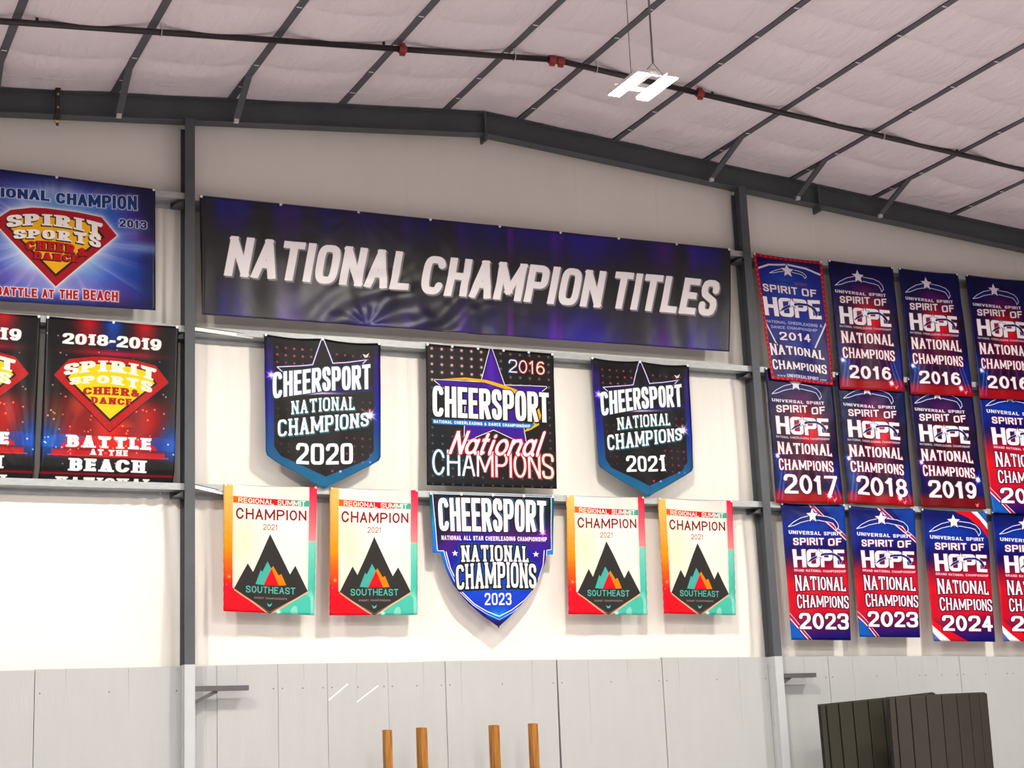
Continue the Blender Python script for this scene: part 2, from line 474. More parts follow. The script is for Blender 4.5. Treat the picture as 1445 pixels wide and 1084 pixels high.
# ---- the high bay light in view
M_LED = mat('lit_led_strip', (1, 1, 1, 1), .5, emit=((1.0, 0.94, 0.84, 1), 1150.0))
t = empty('high_bay_light', (LAMP_VISIBLE[0], LAMP_VISIBLE[1], LAMP_Z))
MB().box(-.045, .045, -.20, .20, .085, .125, .006).build('driver_box', M_WHITEM, t)
for yy in (-.2, .2): MB().box(-.225, .225, yy - .02, yy + .012, .046, .085).build('crossbar', M_WHITEM, t)
for s in (-1, 1): MB().box(s * .165 - .07, s * .165 + .07, -.32, .32, .0065, .045, .006).build('housing', M_WHITEM, t)
for s in (-1, 1):
    MB().box(s * .165 - .06, s * .165 + .06, -.30, .30, .003, .0062).build('light_strip', M_LED, t)
mb = MB(); mb.cyl((-.0, .22, .05), (.0, .22, 1.52), .004, 6); mb.build('hanging_wire', M_CABLE, t)
mb = MB(); mb.cyl((.0, -.22, .17), (0.0, -.22, 1.52), .010, 8)
mb.cyl((-.11, -.22, .05), (.0, -.22, .17), .004, 5); mb.cyl((.11, -.22, .05), (.0, -.22, .17), .004, 5); mb.build('hanging_cord', M_CABLE, t)
tag(t, 'lit twin strip high bay light hanging on wires in front of the sprinkler pipe', 'ceiling light')
# the lamps that light the wall but hang outside the frame are the area lights above

# ---- steel shelf brackets on the columns' painted covers
def bracket(x, z, ln, strut, label):
    t = empty('shelf_bracket', (x, -.03, z))
    mb = MB(); mb.box(0, ln, -.03, .03, -.004, 0); mb.box(0, ln, -.03, -.026, -.055, 0); mb.box(0, ln, .026, .03, -.055, 0); mb.box(ln - .05, ln - .046, -.026, .026, -.055, 0)
    mb.build('arm', M_BRACK, t)
    if strut:
        mb = MB(); mb.bar((0, 0, -.17), (ln * .42, 0, -.055), .04, .012, (0, 1, 0)); mb.build('strut', M_BRACK, t)
    else:
        mb = MB(); mb.prism([(0, -.12), (.03, -.12), (.14, -.055), (0, -.055)], 'y', -.01, .01); mb.build('strut', M_BRACK, t)
    return tag(t, label, 'bracket')
bracket(COLX[0] + .058, 2.595, .60, True, 'steel shelf bracket sticking out from the left column over grey boards')
bracket(COLX[1] + .058, 2.61, .50, False, 'shorter steel shelf bracket sticking out from the right column')

# ---- four wooden posts
for x, w, z, rz, lb in ((6.780, .086, 2.060, .08, 'leftmost and slimmest of four honey wooden posts'), (7.193, .096, 2.072, .30, 'second wooden post from the left, with worn top'),
                        (8.087, .096, 2.074, .32, 'third wooden post from the left, reddish with a dark edge'), (8.583, .090, 2.080, .22, 'rightmost of four upright wooden posts, tallest')):
    t = empty('wooden_post', (x, -.35, 0), rz)
    MB().box(-w / 2, w * .16, -w / 2, w / 2, 0, z, .004).build('timber', M_WOOD, t)
    MB().box(w * .175, w / 2, -w / 2 + .004, w / 2, 0, z - .004, .004).build('timber', M_WOOD, t)
    tag(t, lb, 'post', 'wooden posts before the grey boards')

# ---- two dark slatted mats standing in a curve
def slat_mat(x0, x1, y, sag, zt0, zt1, cuts, label, tilt=0.0, mm=None):
    t = empty('slatted_mat', ((x0 + x1) / 2, y, 0)); cx = (x0 + x1) / 2; w = x1 - x0
    f = lambda s: (x0 + s * w - cx, -sag * (1 - (2 * s - 1) ** 2))
    for i in range(len(cuts) - 1):
        s0, s1 = cuts[i] + .004, cuts[i + 1] - .004
        a, b = Vector(f(s0)), Vector(f(s1)); d = (b - a).normalized(); n = Vector((d.y, -d.x))
        if n.y > 0: n = -n
        z0 = zt0 + (zt1 - zt0) * s0; z1 = zt0 + (zt1 - zt0) * s1
        bm = bmesh.new()
        q = [a, b, b - n * .03, a - n * .03]
        vs = [bm.verts.new((p.x, p.y, 0.0)) for p in q]
        vt = [bm.verts.new((p.x + tilt, p.y, z)) for p, z in zip(q, (z0, z1, z1, z0))]
        bm.faces.new(vs[::-1]); bm.faces.new(vt)
        for k in range(4): bm.faces.new((vs[k], vs[(k + 1) % 4], vt[(k + 1) % 4], vt[k]))
        bmesh.ops.bevel(bm, geom=[e for e in bm.edges], offset=.004, segments=1, affect='EDGES')
        m = MB(); m.bm.free(); m.bm = bm; m.build('slat', mm or M_MAT, t)
    n = 24; bm = bmesh.new(); fr = []
    for dy, in ((.032,), (.045,)):
        rowb = [bm.verts.new((f(k / n)[0], f(k / n)[1] + dy, 0)) for k in range(n + 1)]
        rowt = [bm.verts.new((f(k / n)[0] + tilt, f(k / n)[1] + dy, zt0 + (zt1 - zt0) * k / n - .012 + (dy - .032) * 2)) for k in range(n + 1)]
        fr.append((rowb, rowt))
    for (rb, rt) in fr:
        for k in range(n): bm.faces.new((rb[k], rb[k + 1], rt[k + 1], rt[k]))
    for k in range(n):
        bm.faces.new((fr[0][1][k], fr[0][1][k + 1], fr[1][1][k + 1], fr[1][1][k])); bm.faces.new((fr[0][0][k], fr[0][0][k + 1], fr[1][0][k + 1], fr[1][0][k]))
    for k in (0, n): bm.faces.new((fr[0][0][k], fr[0][1][k], fr[1][1][k], fr[1][0][k]))
    m = MB(); m.bm.free(); m.bm = bm; m.build('backing', M_MATD, t)
    return tag(t, label, 'mat')
slat_mat(12.35, 14.15, -.75, .18, 2.175, 2.29, (0, .04, .125, .225, .34, .46, .58, .70, .82, .93, 1), 'darker slatted mat standing on edge, half hidden behind the other', -.03, M_MAT2)
slat_mat(12.965, 14.50, -1.25, .16, 2.225, 2.252, (0, .05, .165, .30, .445, .60, .745, .875, 1), 'dark brown grey slatted mat standing in front near the lower right corner', .03)

# ---- two pale slanting strips of short dashes, laid on the boards
for (xa, za, xb, zb, lb) in ((6.255, 2.42, 6.49, 2.60, 'pale slanting dashed strip on grey boards, left one'), (6.59, 2.39, 6.86, 2.575, 'pale slanting dashed strip on grey boards, right one')):
    mb = MB(); n = 9
    for k in range(n):
        a = k / n; b = (k + .8) / n
        mb.bar((xa + (xb - xa) * a, .102, za + (zb - za) * a), (xa + (xb - xa) * b, .102, za + (zb - za) * b), .003, .016, (0, 0, 1))
    tag(mb.build('pale_strip', M_PALE), lb, 'tape')

# ================================================================== PRINT ON THE BANNERS
# A small painter: every print is worked out here as numbers (strokes, discs, polygons) on a raster.
def C3(*c):
    if len(c) == 1: c = c[0]
    return np.array(c, dtype=np.float32) / 255.0

class Print:
    def __init__(s, w, h, base):
        s.w, s.h = w, h
        s.img = np.ones((h, w, 3), np.float32) * C3(base)
        s.U, s.V = np.meshgrid((np.arange(w) + .5) / w, (np.arange(h) + .5) / h)
        s.asp = w / h
    def lay(s, mask, col, a=1.0):
        if not isinstance(col, np.ndarray) or col.ndim == 1: col = C3(col) if not isinstance(col, np.ndarray) else col
        m = (np.clip(mask, 0, 1) * a)[..., None]
        s.img = s.img * (1 - m) + col * m
    def add(s, mask, col, a=1.0):
        s.img = s.img + np.clip(mask, 0, 1)[..., None] * C3(col) * a
    def dseg(s, pts, closed=False, pad=40):
        """pixel distance to a polyline given in uv"""
        P = [(u * s.w, v * s.h) for u, v in pts]
        if closed: P = P + [P[0]]
        D = np.full((s.h, s.w), 1e3, np.float32)
        xs = [p[0] for p in P]; ys = [p[1] for p in P]
        x0, x1 = max(0, int(min(xs) - pad)), min(s.w, int(max(xs) + pad)); y0, y1 = max(0, int(min(ys) - pad)), min(s.h, int(max(ys) + pad))
        if x1 <= x0 or y1 <= y0: return D
        X = s.U[y0:y1, x0:x1] * s.w; Y = s.V[y0:y1, x0:x1] * s.h
        d = np.full(X.shape, 1e3, np.float32)
        for (ax, ay), (bx, by) in zip(P[:-1], P[1:]):
            vx, vy = bx - ax, by - ay; L2 = vx * vx + vy * vy + 1e-9
            t = np.clip(((X - ax) * vx + (Y - ay) * vy) / L2, 0, 1)
            d = np.minimum(d, np.hypot(X - ax - t * vx, Y - ay - t * vy))
        D[y0:y1, x0:x1] = d
        return D
    def poly(s, pts, pad=30):
        """signed pixel distance to a polygon (negative inside)"""
        D = s.dseg(pts, True, pad)
        P = [(u * s.w, v * s.h) for u, v in pts]
        X = s.U * s.w; Y = s.V * s.h
        ins = np.zeros(X.shape, bool)
        for (ax, ay), (bx, by) in zip(P, P[1:] + P[:1]):
            if ay == by: continue
            c = ((ay > Y) != (by > Y)) & (X < (bx - ax) * (Y - ay) / (by - ay) + ax)
            ins ^= c
        return np.where(ins, -D, D)
    def fill(s, pts, col, a=1.0, soft=1.0): s.lay(.5 - s.poly(pts) / soft, col, a)
    def line(s, pts, wpx, col, a=1.0, closed=False): s.lay(.5 - (s.dseg(pts, closed) - wpx / 2), col, a)
    def glow(s, u, v, r, col, a=1.0, rv=None, p=2.0):
        rv = rv or r * s.asp
        d = ((s.U - u) / r) ** 2 + ((s.V - v) / rv) ** 2
        s.img = s.img + (np.exp(-d ** (p / 2)) * a)[..., None] * C3(col)
    def blend(s, u, v, r, rv, col, a=1.0):
        d = ((s.U - u) / r) ** 2 + ((s.V - v) / rv) ** 2
        s.lay(np.exp(-d), col, a)
    def sparkle(s, u, v, r, col=(255, 255, 255), a=1.0, n=4, rot=.4):
        s.glow(u, v, r * .22, col, a)
        for k in range(n):
            an = rot + PI * k / n; dx, dy = math.cos(an), math.sin(an)
            X = (s.U - u) * s.w; Y = (s.V - v) * s.h
            al = X * dx + Y * dy; pe = -X * dy + Y * dx
            R = r * s.w * (1 if k % 2 == 0 else .6)
            s.img = s.img + (np.exp(-(pe / 1.0) ** 2) * np.exp(-np.abs(al) / R * 2.2) * a * .8)[..., None] * C3(col)

def star_pts(u, v, r, asp, n=5, inner=.4, rot=0.0):
    return [(u + (r if k % 2 == 0 else r * inner) * math.sin(rot + PI * k / n), v - (r if k % 2 == 0 else r * inner) * math.cos(rot + PI * k / n) * asp) for k in range(2 * n)]

# ---- stroke letters: 'b' strokes are straight bars with square ends, 'r' strokes are bent lines
def sel(cx, cy, rx, ry, a0, a1, n=14, e=2.6):
    out = []
    for k in range(n + 1):
        a = math.radians(a0 + (a1 - a0) * k / n); c, q = math.cos(a), math.sin(a)
        out.append((cx + rx * math.copysign(abs(c) ** (2 / e), c), cy + ry * math.copysign(abs(q) ** (2 / e), q)))
    return out
def glyphs(e):
    S = lambda *a, **k: ('r', sel(*a, **dict(e=e, **k)))
    b = lambda *p: ('b', list(p))
    O = [S(.5, .5, .5, .5, 0, 360, n=24)]
    G = {
        'A': [b((.0, 1), (.5, 0)), b((.5, 0), (1, 1)), b((.24, .68), (.76, .68))],
        'B': [b((0, 0), (0, 1)), b((0, 0), (.5, 0)), b((0, .48), (.5, .48)), b((0, 1), (.5, 1)), S(.5, .24, .44, .24, -90, 90), S(.5, .74, .5, .26, -90, 90)],
        'C': [S(.5, .5, .5, .5, -28, -332, n=22)],
        'D': [b((0, 0), (0, 1)), b((0, 0), (.4, 0)), b((0, 1), (.4, 1)), S(.4, .5, .6, .5, -90, 90)],
        'E': [b((0, 0), (0, 1)), b((0, 0), (1, 0)), b((0, .48), (.85, .48)), b((0, 1), (1, 1))],
        'F': [b((0, 0), (0, 1)), b((0, 0), (1, 0)), b((0, .48), (.85, .48))],
        'G': [S(.5, .5, .5, .5, -28, -332, n=22), b((1, .56), (1, .85)), b((.6, .56), (1, .56))],
        'H': [b((0, 0), (0, 1)), b((1, 0), (1, 1)), b((0, .48), (1, .48))],
        'I': [b((.5, 0), (.5, 1))],
        'L': [b((0, 0), (0, 1)), b((0, 1), (1, 1))],
        'M': [b((0, 0), (0, 1)), b((1, 0), (1, 1)), b((0, 0), (.5, .8)), b((.5, .8), (1, 0))],
        'N': [b((0, 0), (0, 1)), b((1, 0), (1, 1)), b((0, 0), (1, 1))],
        'O': O, '0': O,
        'P': [b((0, 0), (0, 1)), b((0, 0), (.5, 0)), b((0, .55), (.5, .55)), S(.5, .275, .5, .275, -90, 90)],
        'R': [b((0, 0), (0, 1)), b((0, 0), (.5, 0)), b((0, .5), (.5, .5)), S(.5, .25, .5, .25, -90, 90), b((.5, .5), (1, 1))],
        'S': [('r', [(1, .25), (1, .16), (.9, .04), (.7, 0), (.3, 0), (.1, .04), (0, .16), (0, .27), (.1, .4), (.9, .6), (1, .73), (1, .84), (.9, .96), (.7, 1), (.3, 1), (.1, .96), (0, .84), (0, .75)])],
        'T': [b((.5, 0), (.5, 1)), b((0, 0), (1, 0))],
        'U': [b((0, 0), (0, .6)), b((1, 0), (1, .6)), S(.5, .6, .5, .4, 0, 180)],
        'V': [b((0, 0), (.5, 1)), b((.5, 1), (1, 0))],
        'W': [b((0, 0), (.26, 1)), b((.26, 1), (.5, .2)), b((.5, .2), (.74, 1)), b((.74, 1), (1, 0))],
        '&': [('r', [(1, 1), (.2, .3), (.18, .12), (.4, 0), (.62, .12), (.6, .3), (.1, .6), (0, .8), (.15, .97), (.4, 1), (.7, .9), (1, .5)])],
        '1': [b((.62, 0), (.62, 1)), b((.62, 0), (.1, .2))],
        '2': [('r', [(0, .24), (.03, .12), (.15, .02), (.35, 0), (.65, 0), (.87, .02), (.98, .13), (1, .3), (.9, .46), (.1, .88), (0, 1)]), b((0, 1), (1, 1))],
        '3': [('r', [(0, .2), (.04, .09), (.2, 0), (.7, 0), (.9, .04), (1, .15), (1, .32), (.88, .45), (.45, .48)]), ('r', [(.45, .48), (.88, .52), (1, .66), (1, .84), (.9, .96), (.7, 1), (.2, 1), (.04, .91), (0, .8)])],
        '4': [b((.72, 0), (.72, 1)), b((.72, 0), (0, .7)), b((0, .7), (1, .7))],
        '5': [b((.1, 0), (.95, 0)), b((.1, 0), (.05, .42)), ('r', [(.05, .42), (.6, .38), (.9, .45), (1, .6), (1, .8), (.88, .95), (.6, 1), (.3, 1), (.08, .94), (0, .8)])],
        '6': [S(.5, .68, .5, .32, 0, 360, n=20), ('r', [(.9, .1), (.7, 0), (.35, .02), (.1, .2), (0, .5), (0, .68)])],
        '7': [b((0, 0), (1, 0)), b((1, 0), (.35, 1))],
        '8': [S(.5, .24, .44, .24, 0, 360, n=20), S(.5, .73, .5, .27, 0, 360, n=20)],
        '9': [S(.5, .32, .5, .32, 0, 360, n=20), ('r', [(.1, .9), (.3, 1), (.65, .98), (.9, .8), (1, .5), (1, .32)])],
        '-': [b((.05, .55), (.95, .55))],
        '.': [b((.5, .97), (.5, 1))],
        'a': [S(.45, .68, .45, .32, 0, 360, n=18), ('r', [(.95, .36), (.9, .9), (1.1, 1)])],
        't': [('r', [(.5, .1), (.4, .85), (.55, 1), (.8, .95)]), b((.1, .36), (.9, .36))],
        'i': [('r', [(.5, .4), (.45, .9), (.7, 1)]), ('r', [(.55, .16), (.55, .2)])],
        'o': [S(.5, .68, .5, .32, 0, 360, n=18)],
        'n': [('r', [(.05, .36), (.0, 1)]), ('r', [(.02, .6), (.3, .38), (.75, .36), (.95, .5), (.85, .9), (1.05, 1)])],
        'l': [('r', [(.55, 0), (.4, .85), (.6, 1)])],
    }
    return G
GLY = {e: glyphs(e) for e in (2.0, 2.6, 3.6, 6.0)}
WID = {'M': 1.3, 'W': 1.4, ' ': .5, 'L': .86, 'E': .86, 'F': .84, 'T': .92, '.': .3, '-': .55, '1': .7, 't': .62, 'i': .4, 'l': .42, '&': 1.0, 'S': .92}

def quad(c):
    """value or (left, middle, right) -> function of the fraction across the line"""
    if isinstance(c, (int, float)): return lambda f: np.full_like(f, c)
    l, m, r = c
    k = 4 * (m - (l + r) / 2)
    return lambda f: l + (r - l) * f + k * f * (1 - f)

def text(pr, st, u0, u1, top, bot, tv=.3, th=.14, gap=.16, e=2.6, serif=0.0, st_h=None, shear=0.0, mono=False, iw=None):
    """signed pixel distance to a line of lettering laid between two curves"""
    W, H = pr.w, pr.h
    tf, bf = quad(top), quad(bot)
    wd = []
    for c in st:
        w = WID.get(c, 1.0)
        if c == 'I': w = (iw if iw else tv + 2 * serif)
        if serif and c in 'AHMNRT': w *= 1.12 if c != 'T' else 1.22
        wd.append(w)
    tot = sum(wd) + gap * (len(st) - 1)
    unit = (u1 - u0) * W / tot
    mid = np.array([.5]); h = float((bf(mid) - tf(mid))[0]) * H
    tvp = max(1.0, tv * unit); thp = max(1.0, th * h); avg = math.sqrt(tvp * thp)
    D = np.full((H, W), 1e3, np.float32)
    G = GLY[e]
    x = u0 * W
    pad = int(max(10, .25 * unit) + abs(shear) * h)
    serp = serif * unit
    for c, w in zip(st, wd):
        wp = w * unit
        if c != ' ':
            a, b = max(0, int(x - pad)), min(W, int(x + wp + pad) + 1)
            if b > a:
                f = (pr.U[0, a:b] - u0) / (u1 - u0)
                t_, b_ = tf(f) * H, bf(f) * H
                ya, yb = max(0, int(min(t_.min(), b_.min()) - pad)), min(H, int(max(t_.max(), b_.max()) + pad) + 1)
                if yb > ya:
                    Y = (pr.V[ya:yb, a:b] * H - t_) / (b_ - t_) * h
                    X = pr.U[ya:yb, a:b] * W - x + shear * (Y - h / 2)
                    ins = serp if (serif and c in 'AHIMNR') else 0.0
                    if serif and c in 'EFLBDPTU': ins = serp * .5
                    d = np.full(X.shape, 1e3, np.float32)
                    mx = lambda q: ins + tvp / 2 + q * (wp - tvp - 2 * ins)
                    my = lambda q: thp / 2 + q * (h - thp)
                    sd = np.full(X.shape, 1e3, np.float32)
                    for kind, P in G[c]:
                        Q = [(mx(p[0]) / tvp, my(p[1]) / thp) for p in P]
                        Xs, Ys = X / tvp, Y / thp
                        for (ax, ay), (bx, by) in zip(Q[:-1], Q[1:]):
                            vx, vy = bx - ax, by - ay; Lq = math.hypot(vx, vy) + 1e-6
                            if kind == 'b':
                                al = ((Xs - ax) * vx + (Ys - ay) * vy) / Lq - Lq / 2
                                pe = np.abs((Ys - ay) * vx - (Xs - ax) * vy) / Lq
                                # keep the true stem width for slanting bars
                                dd = np.maximum(pe, np.abs(al) - Lq / 2)
                                if vx != 0 and vy != 0: dd = np.maximum(dd, np.abs(Y / thp - h / thp / 2) - h / thp / 2 + .5)
                            else:
                                t = np.clip(((Xs - ax) * vx + (Ys - ay) * vy) / (Lq * Lq), 0, 1)
                                dd = np.hypot(Xs - ax - t * vx, Ys - ay - t * vy)
                            d = np.minimum(d, dd)
                        if serif and kind == 'b':
                            shp = (st_h or th) * h
                            for (qx, qy) in (P[0], P[-1]):
                                other = P[-1] if (qx, qy) == P[0] else P[0]
                                if qy in (0, 1, .0, 1.0) and other[1] != qy:
                                    if c in 'EFDBPRL' and qx != 0 and c != 'R': continue
                                    if c == 'T' and qy == 0: continue
                                    if c == 'N' and (qx, qy) in ((1, 1),) : pass
                                    if c == 'A' and qy == 0 and not serif > .12: continue
                                    yc = shp / 2 if qy == 0 else h - shp / 2
                                    sd = np.minimum(sd, np.maximum(np.abs(X - mx(qx)) - tvp / 2 - serp, np.abs(Y - yc) - shp / 2))
                            if c in 'EFTLZ':
                                for (p0, p1) in [(P[0], P[-1])]:
                                    if p0[1] == p1[1] and p0[1] in (0, 1):
                                        for qx in ((0, 1) if c == 'T' else (1,)):
                                            yy = 0 if p0[1] == 0 else h
                                            hh = (.26 if tv < .35 else th * 1.45) * h
                                            yc = yy + hh / 2 if p0[1] == 0 else yy - hh / 2
                                            sd = np.minimum(sd, np.maximum(np.abs(X - mx(qx)) - tvp * .32, np.abs(Y - yc) - hh / 2))
                    dp = (d - .5) * avg
                    dp = np.minimum(dp, sd)
                    D[ya:yb, a:b] = np.minimum(D[ya:yb, a:b], dp)
        x += wp + gap * unit
    return D

def ink(pr, D, col, out=None, ow=2.0, out2=None, ow2=4.0, shadow=None, sh=(2, 2), so=1.5, glow=None, gw=6.0, ga=.8):
    if glow is not None: pr.lay(np.exp(-np.clip(D, 0, None) / gw), glow, ga)
    if shadow is not None:
        S = np.roll(np.roll(D, sh[1], 0), sh[0], 1); pr.lay(.5 - (S - so), shadow)
    if out2 is not None: pr.lay(.5 - (D - ow2), out2)
    if out is not None: pr.lay(.5 - (D - ow), out)
    pr.lay(.5 - D, col)

def ramp(t, stops):
    t = np.clip(t, 0, 1); xs = [q[0] for q in stops]
    return np.stack([np.interp(t, xs, [q[1][k] / 255.0 for q in stops]) for k in range(3)], -1).astype(np.float32)

def to_material(pr, name, rough=.45, spec=.5, bump=.15, curve=1.35, coat=0.0):
    img = bpy.data.images.new(name, pr.w, pr.h)
    px = np.ones((pr.h, pr.w, 4), np.float32)
    px[..., :3] = (np.clip(pr.img, 0, 1) ** curve)[::-1]
    img.pixels.foreach_set(px.reshape(-1)); img.update(); img.pack()
    m = bpy.data.materials.new(name); m.use_nodes = True
    nt = m.node_tree; p = nt.nodes['Principled BSDF']
    uv = nt.nodes.new('ShaderNodeUVMap'); uv.uv_map = 'UVMap'
    tx = nt.nodes.new('ShaderNodeTexImage'); tx.image = img; tx.extension = 'EXTEND'
    nt.links.new(uv.outputs[0], tx.inputs[0])
    hs = nt.nodes.new('ShaderNodeHueSaturation'); hs.inputs['Value'].default_value = BVAL; hs.inputs['Saturation'].default_value = 1.12
    nt.links.new(tx.outputs[0], hs.inputs['Color']); nt.links.new(hs.outputs[0], p.inputs['Base Color'])
    tc = nt.nodes.new('ShaderNodeTexCoord'); nz = nt.nodes.new('ShaderNodeTexNoise'); nz.inputs['Scale'].default_value = 14; nz.inputs['Detail'].default_value = 3
    nt.links.new(tc.outputs['Object'], nz.inputs['Vector'])
    b = nt.nodes.new('ShaderNodeBump'); b.inputs['Strength'].default_value = bump; b.inputs['Distance'].default_value = .01
    nt.links.new(nz.outputs[0], b.inputs['Height']); nt.links.new(b.outputs[0], p.inputs['Normal'])
    p.inputs['Roughness'].default_value = rough; p.inputs['Specular IOR Level'].default_value = spec * .4
    p.inputs['Coat Weight'].default_value = coat; p.inputs['Coat Roughness'].default_value = .28
    return m
BVAL = 0.85

def paint_title():
    p = Print(1700, 336, (16, 12, 16))
    U, V = p.U, p.V
    # violet light streaks, strongest at the upper and lower edges
    edge = np.clip((np.abs(V - .5) * 2 - .22) * 1.35, 0, 1) ** 1.1
    a = np.clip(.45 + .75 * vnoise(U * 17, V * .4 + 3, 1) + .3 * vnoise(U * 60, V * .3, 2), 0, 1)
    p.lay(edge * a, (46, 32, 150), .95)
    p.lay(edge * np.clip(vnoise(U * 23 + 5, V * .5, 4) * .9, 0, 1), (26, 26, 118), .8)
    for u, w, c, k in ((.147, .022, (92, 36, 150), .8), (.55, .006, (150, 60, 190), .9), (.64, .014, (112, 46, 168), .7), (.355, .01, (100, 50, 170), .5), (.46, .01, (90, 40, 150), .6),
                       (.86, .022, (110, 40, 165), .75), (.92, .012, (70, 40, 160), .6), (.05, .02, (40, 34, 130), .7), (.70, .03, (44, 34, 150), .5), (.31, .03, (44, 34, 130), .5), (.97, .012, (40, 34, 130), .6)):
        m = np.exp(-((U - u) / w) ** 4) * edge ** .8 * (.75 + .25 * vnoise(U * 160, V * .2, 8))
        p.lay(m, c, k)
    p.lay(np.exp(-(V / .03) ** 2), (22, 18, 60), .6)
    kw = dict(tv=.34, th=.185, gap=.12, e=3.6, shear=.20)
    t1 = text(p, 'NATIONAL', .043, .364, .322, .665, **kw)
    t2 = text(p, 'CHAMPION', .384, .733, .335, .682, **kw)
    t3 = text(p, 'TITLES', .752, .972, .327, .676, **kw)
    D = np.minimum(np.minimum(t1, t2), t3)
    ink(p, D, (246, 242, 244), shadow=(120, 116, 120), sh=(4, 4), so=1.0)
    p.lay((.5 - np.abs(D + 1.2) * .8), (205, 202, 206), .5)
    return to_material(p, 'title_print', .40, 1.1, .12, 1.0, 0.0)

def shield_diamond(p, dL, dTL, dT, dTR, dR, dB, s18):
    outer = [dL, dTL, (dT[0] * .6 + dTL[0] * .4, dT[1] * .85 + dTL[1] * .15), dT, (dT[0] * .45 + dTR[0] * .55, dT[1] * .8 + dTR[1] * .2), dTR, dR, dB]
    D = p.poly(outer)
    red = (176, 34, 48) if not s18 else (176, 40, 42)
    if s18: p.lay(.5 - (D - 3), (30, 8, 10))
    else: p.lay(np.exp(-np.clip(D, 0, None) / 7), (255, 250, 240), .95)
    p.lay(.5 - D, red)
    if s18:
        nz = RNG.random((p.h, p.w)).astype(np.float32)
        p.lay((D < 0) * (nz > .75), (226, 110, 96), .55); p.lay((D < 0) * (nz < .2), (120, 14, 20), .6)
    cx, cy = dB[0], (dTL[1] * .55 + dB[1] * .45)
    sh = [((u - cx) * .80 + cx, (v - cy) * .78 + cy - .008) for u, v in outer]
    p.fill(sh, (26, 12, 12))
    ye = [((u - cx) * .755 + cx, (v - cy) * .73 + cy - .014) for u, v in outer]
    p.fill(ye, (244, 190, 62) if not s18 else (246, 206, 40))

def paint_2013():
    p = Print(720, 470, (60, 70, 140))
    U, V = p.U, p.V
    r = np.hypot((U - .5) * 1.5, (V - .5))
    p.img = ramp(r / .85, [(0, (255, 255, 250)), (.35, (190, 210, 240)), (.55, (116, 130, 200)), (.78, (70, 60, 130)), (1, (28, 30, 70))])
    an = np.arctan2(V - .5, U - .5)
    ray = vnoise(an * 9 + 30, r * 1.5, 6) * .5 + vnoise(an * 26 + 50, r * 2, 7) * .3
    p.lay(np.clip(ray, 0, 1) * np.clip(1.2 - r, 0, 1), (250, 235, 255), .65)
    p.lay(np.clip(vnoise(U * 4 + 1, V * 4, 12), 0, 1), (48, 112, 190), .6)
    p.lay(np.clip(vnoise(U * 4 + 9, V * 5 + 3, 13), 0, 1) * (V > .4), (160, 84, 160), .6)
    p.lay(np.clip((V - .9) / .1, 0, 1) + np.clip((.10 - V) / .1, 0, 1), (26, 34, 84), .8)
    p.lay(np.clip((U - .90) / .1, 0, 1), (26, 24, 62), .8)
    p.lay(np.exp(-((V - .50) / .05) ** 2) * np.clip((U - .6) * 3, 0, 1), (190, 215, 250), .5)
    D = np.minimum(text(p, 'NATIONAL', .06, .465, (.165, .14, .120), (.225, .212, .204), tv=.36, th=.2, gap=.14), text(p, 'CHAMPION', .497, .905, (.130, .108, .075), (.212, .208, .194), tv=.36, th=.2, gap=.14))
    ink(p, D, (44, 74, 134), out=(235, 242, 252), ow=1.8, glow=(230, 240, 255), gw=3, ga=.8)
    D = text(p, '2013', .815, .955, (.283, .28, .278), (.345, .342, .34), tv=.36, th=.2, gap=.2)
    ink(p, D, (40, 44, 96), out=(235, 242, 252), ow=1.6, glow=(230, 240, 255), gw=3, ga=.8)
    shield_diamond(p, (.192, .405), (.274, .305), (.45, .262), (.725, .283), (.802, .42), (.497, .861), False)
    D1 = text(p, 'SPIRIT', .256, .736, (.350, .305, .335), (.445, .395, .45), tv=.38, th=.21, gap=.08, serif=.13, st_h=.15)
    D2 = text(p, 'SPORTS', .29, .722, (.455, .425, .43), (.525, .50, .535), tv=.38, th=.21, gap=.10, serif=.13, st_h=.15)
    D = np.minimum(D1, D2)
    ink(p, D, (250, 244, 238), shadow=(40, 12, 12), sh=(-3, 4), so=.5)
    D1 = text(p, 'CHEER', .35, .595, (.535, .515, .530), (.60, .59, .60), tv=.36, th=.21, gap=.08, serif=.11, st_h=.15)
    D2 = text(p, 'DANCE', .39, .61, .605, .66, tv=.36, th=.21, gap=.08, serif=.11, st_h=.15)
    D3 = text(p, '&', .605, .655, .545, .61, tv=.3, th=.2)
    D = np.minimum(np.minimum(D1, D2), D3)
    ink(p, D, (196, 36, 40), shadow=(60, 8, 12), sh=(-3, 3), so=1, glow=None)
    D = np.minimum(np.minimum(text(p, 'BATTLE', .205, .406, .89, .956, tv=.36, th=.2), text(p, 'AT', .431, .488, .888, .954, tv=.36, th=.2)), np.minimum(text(p, 'THE', .516, .608, .882, .952, tv=.36, th=.2), text(p, 'BEACH', .633, .808, .87, .948, tv=.36, th=.2)))
    ink(p, D, (176, 40, 44), out=(255, 246, 246), ow=2.0, glow=(255, 220, 225), gw=3, ga=.8)
    return to_material(p, 'beach_print_blue', .33, .8, .06, 1.2)

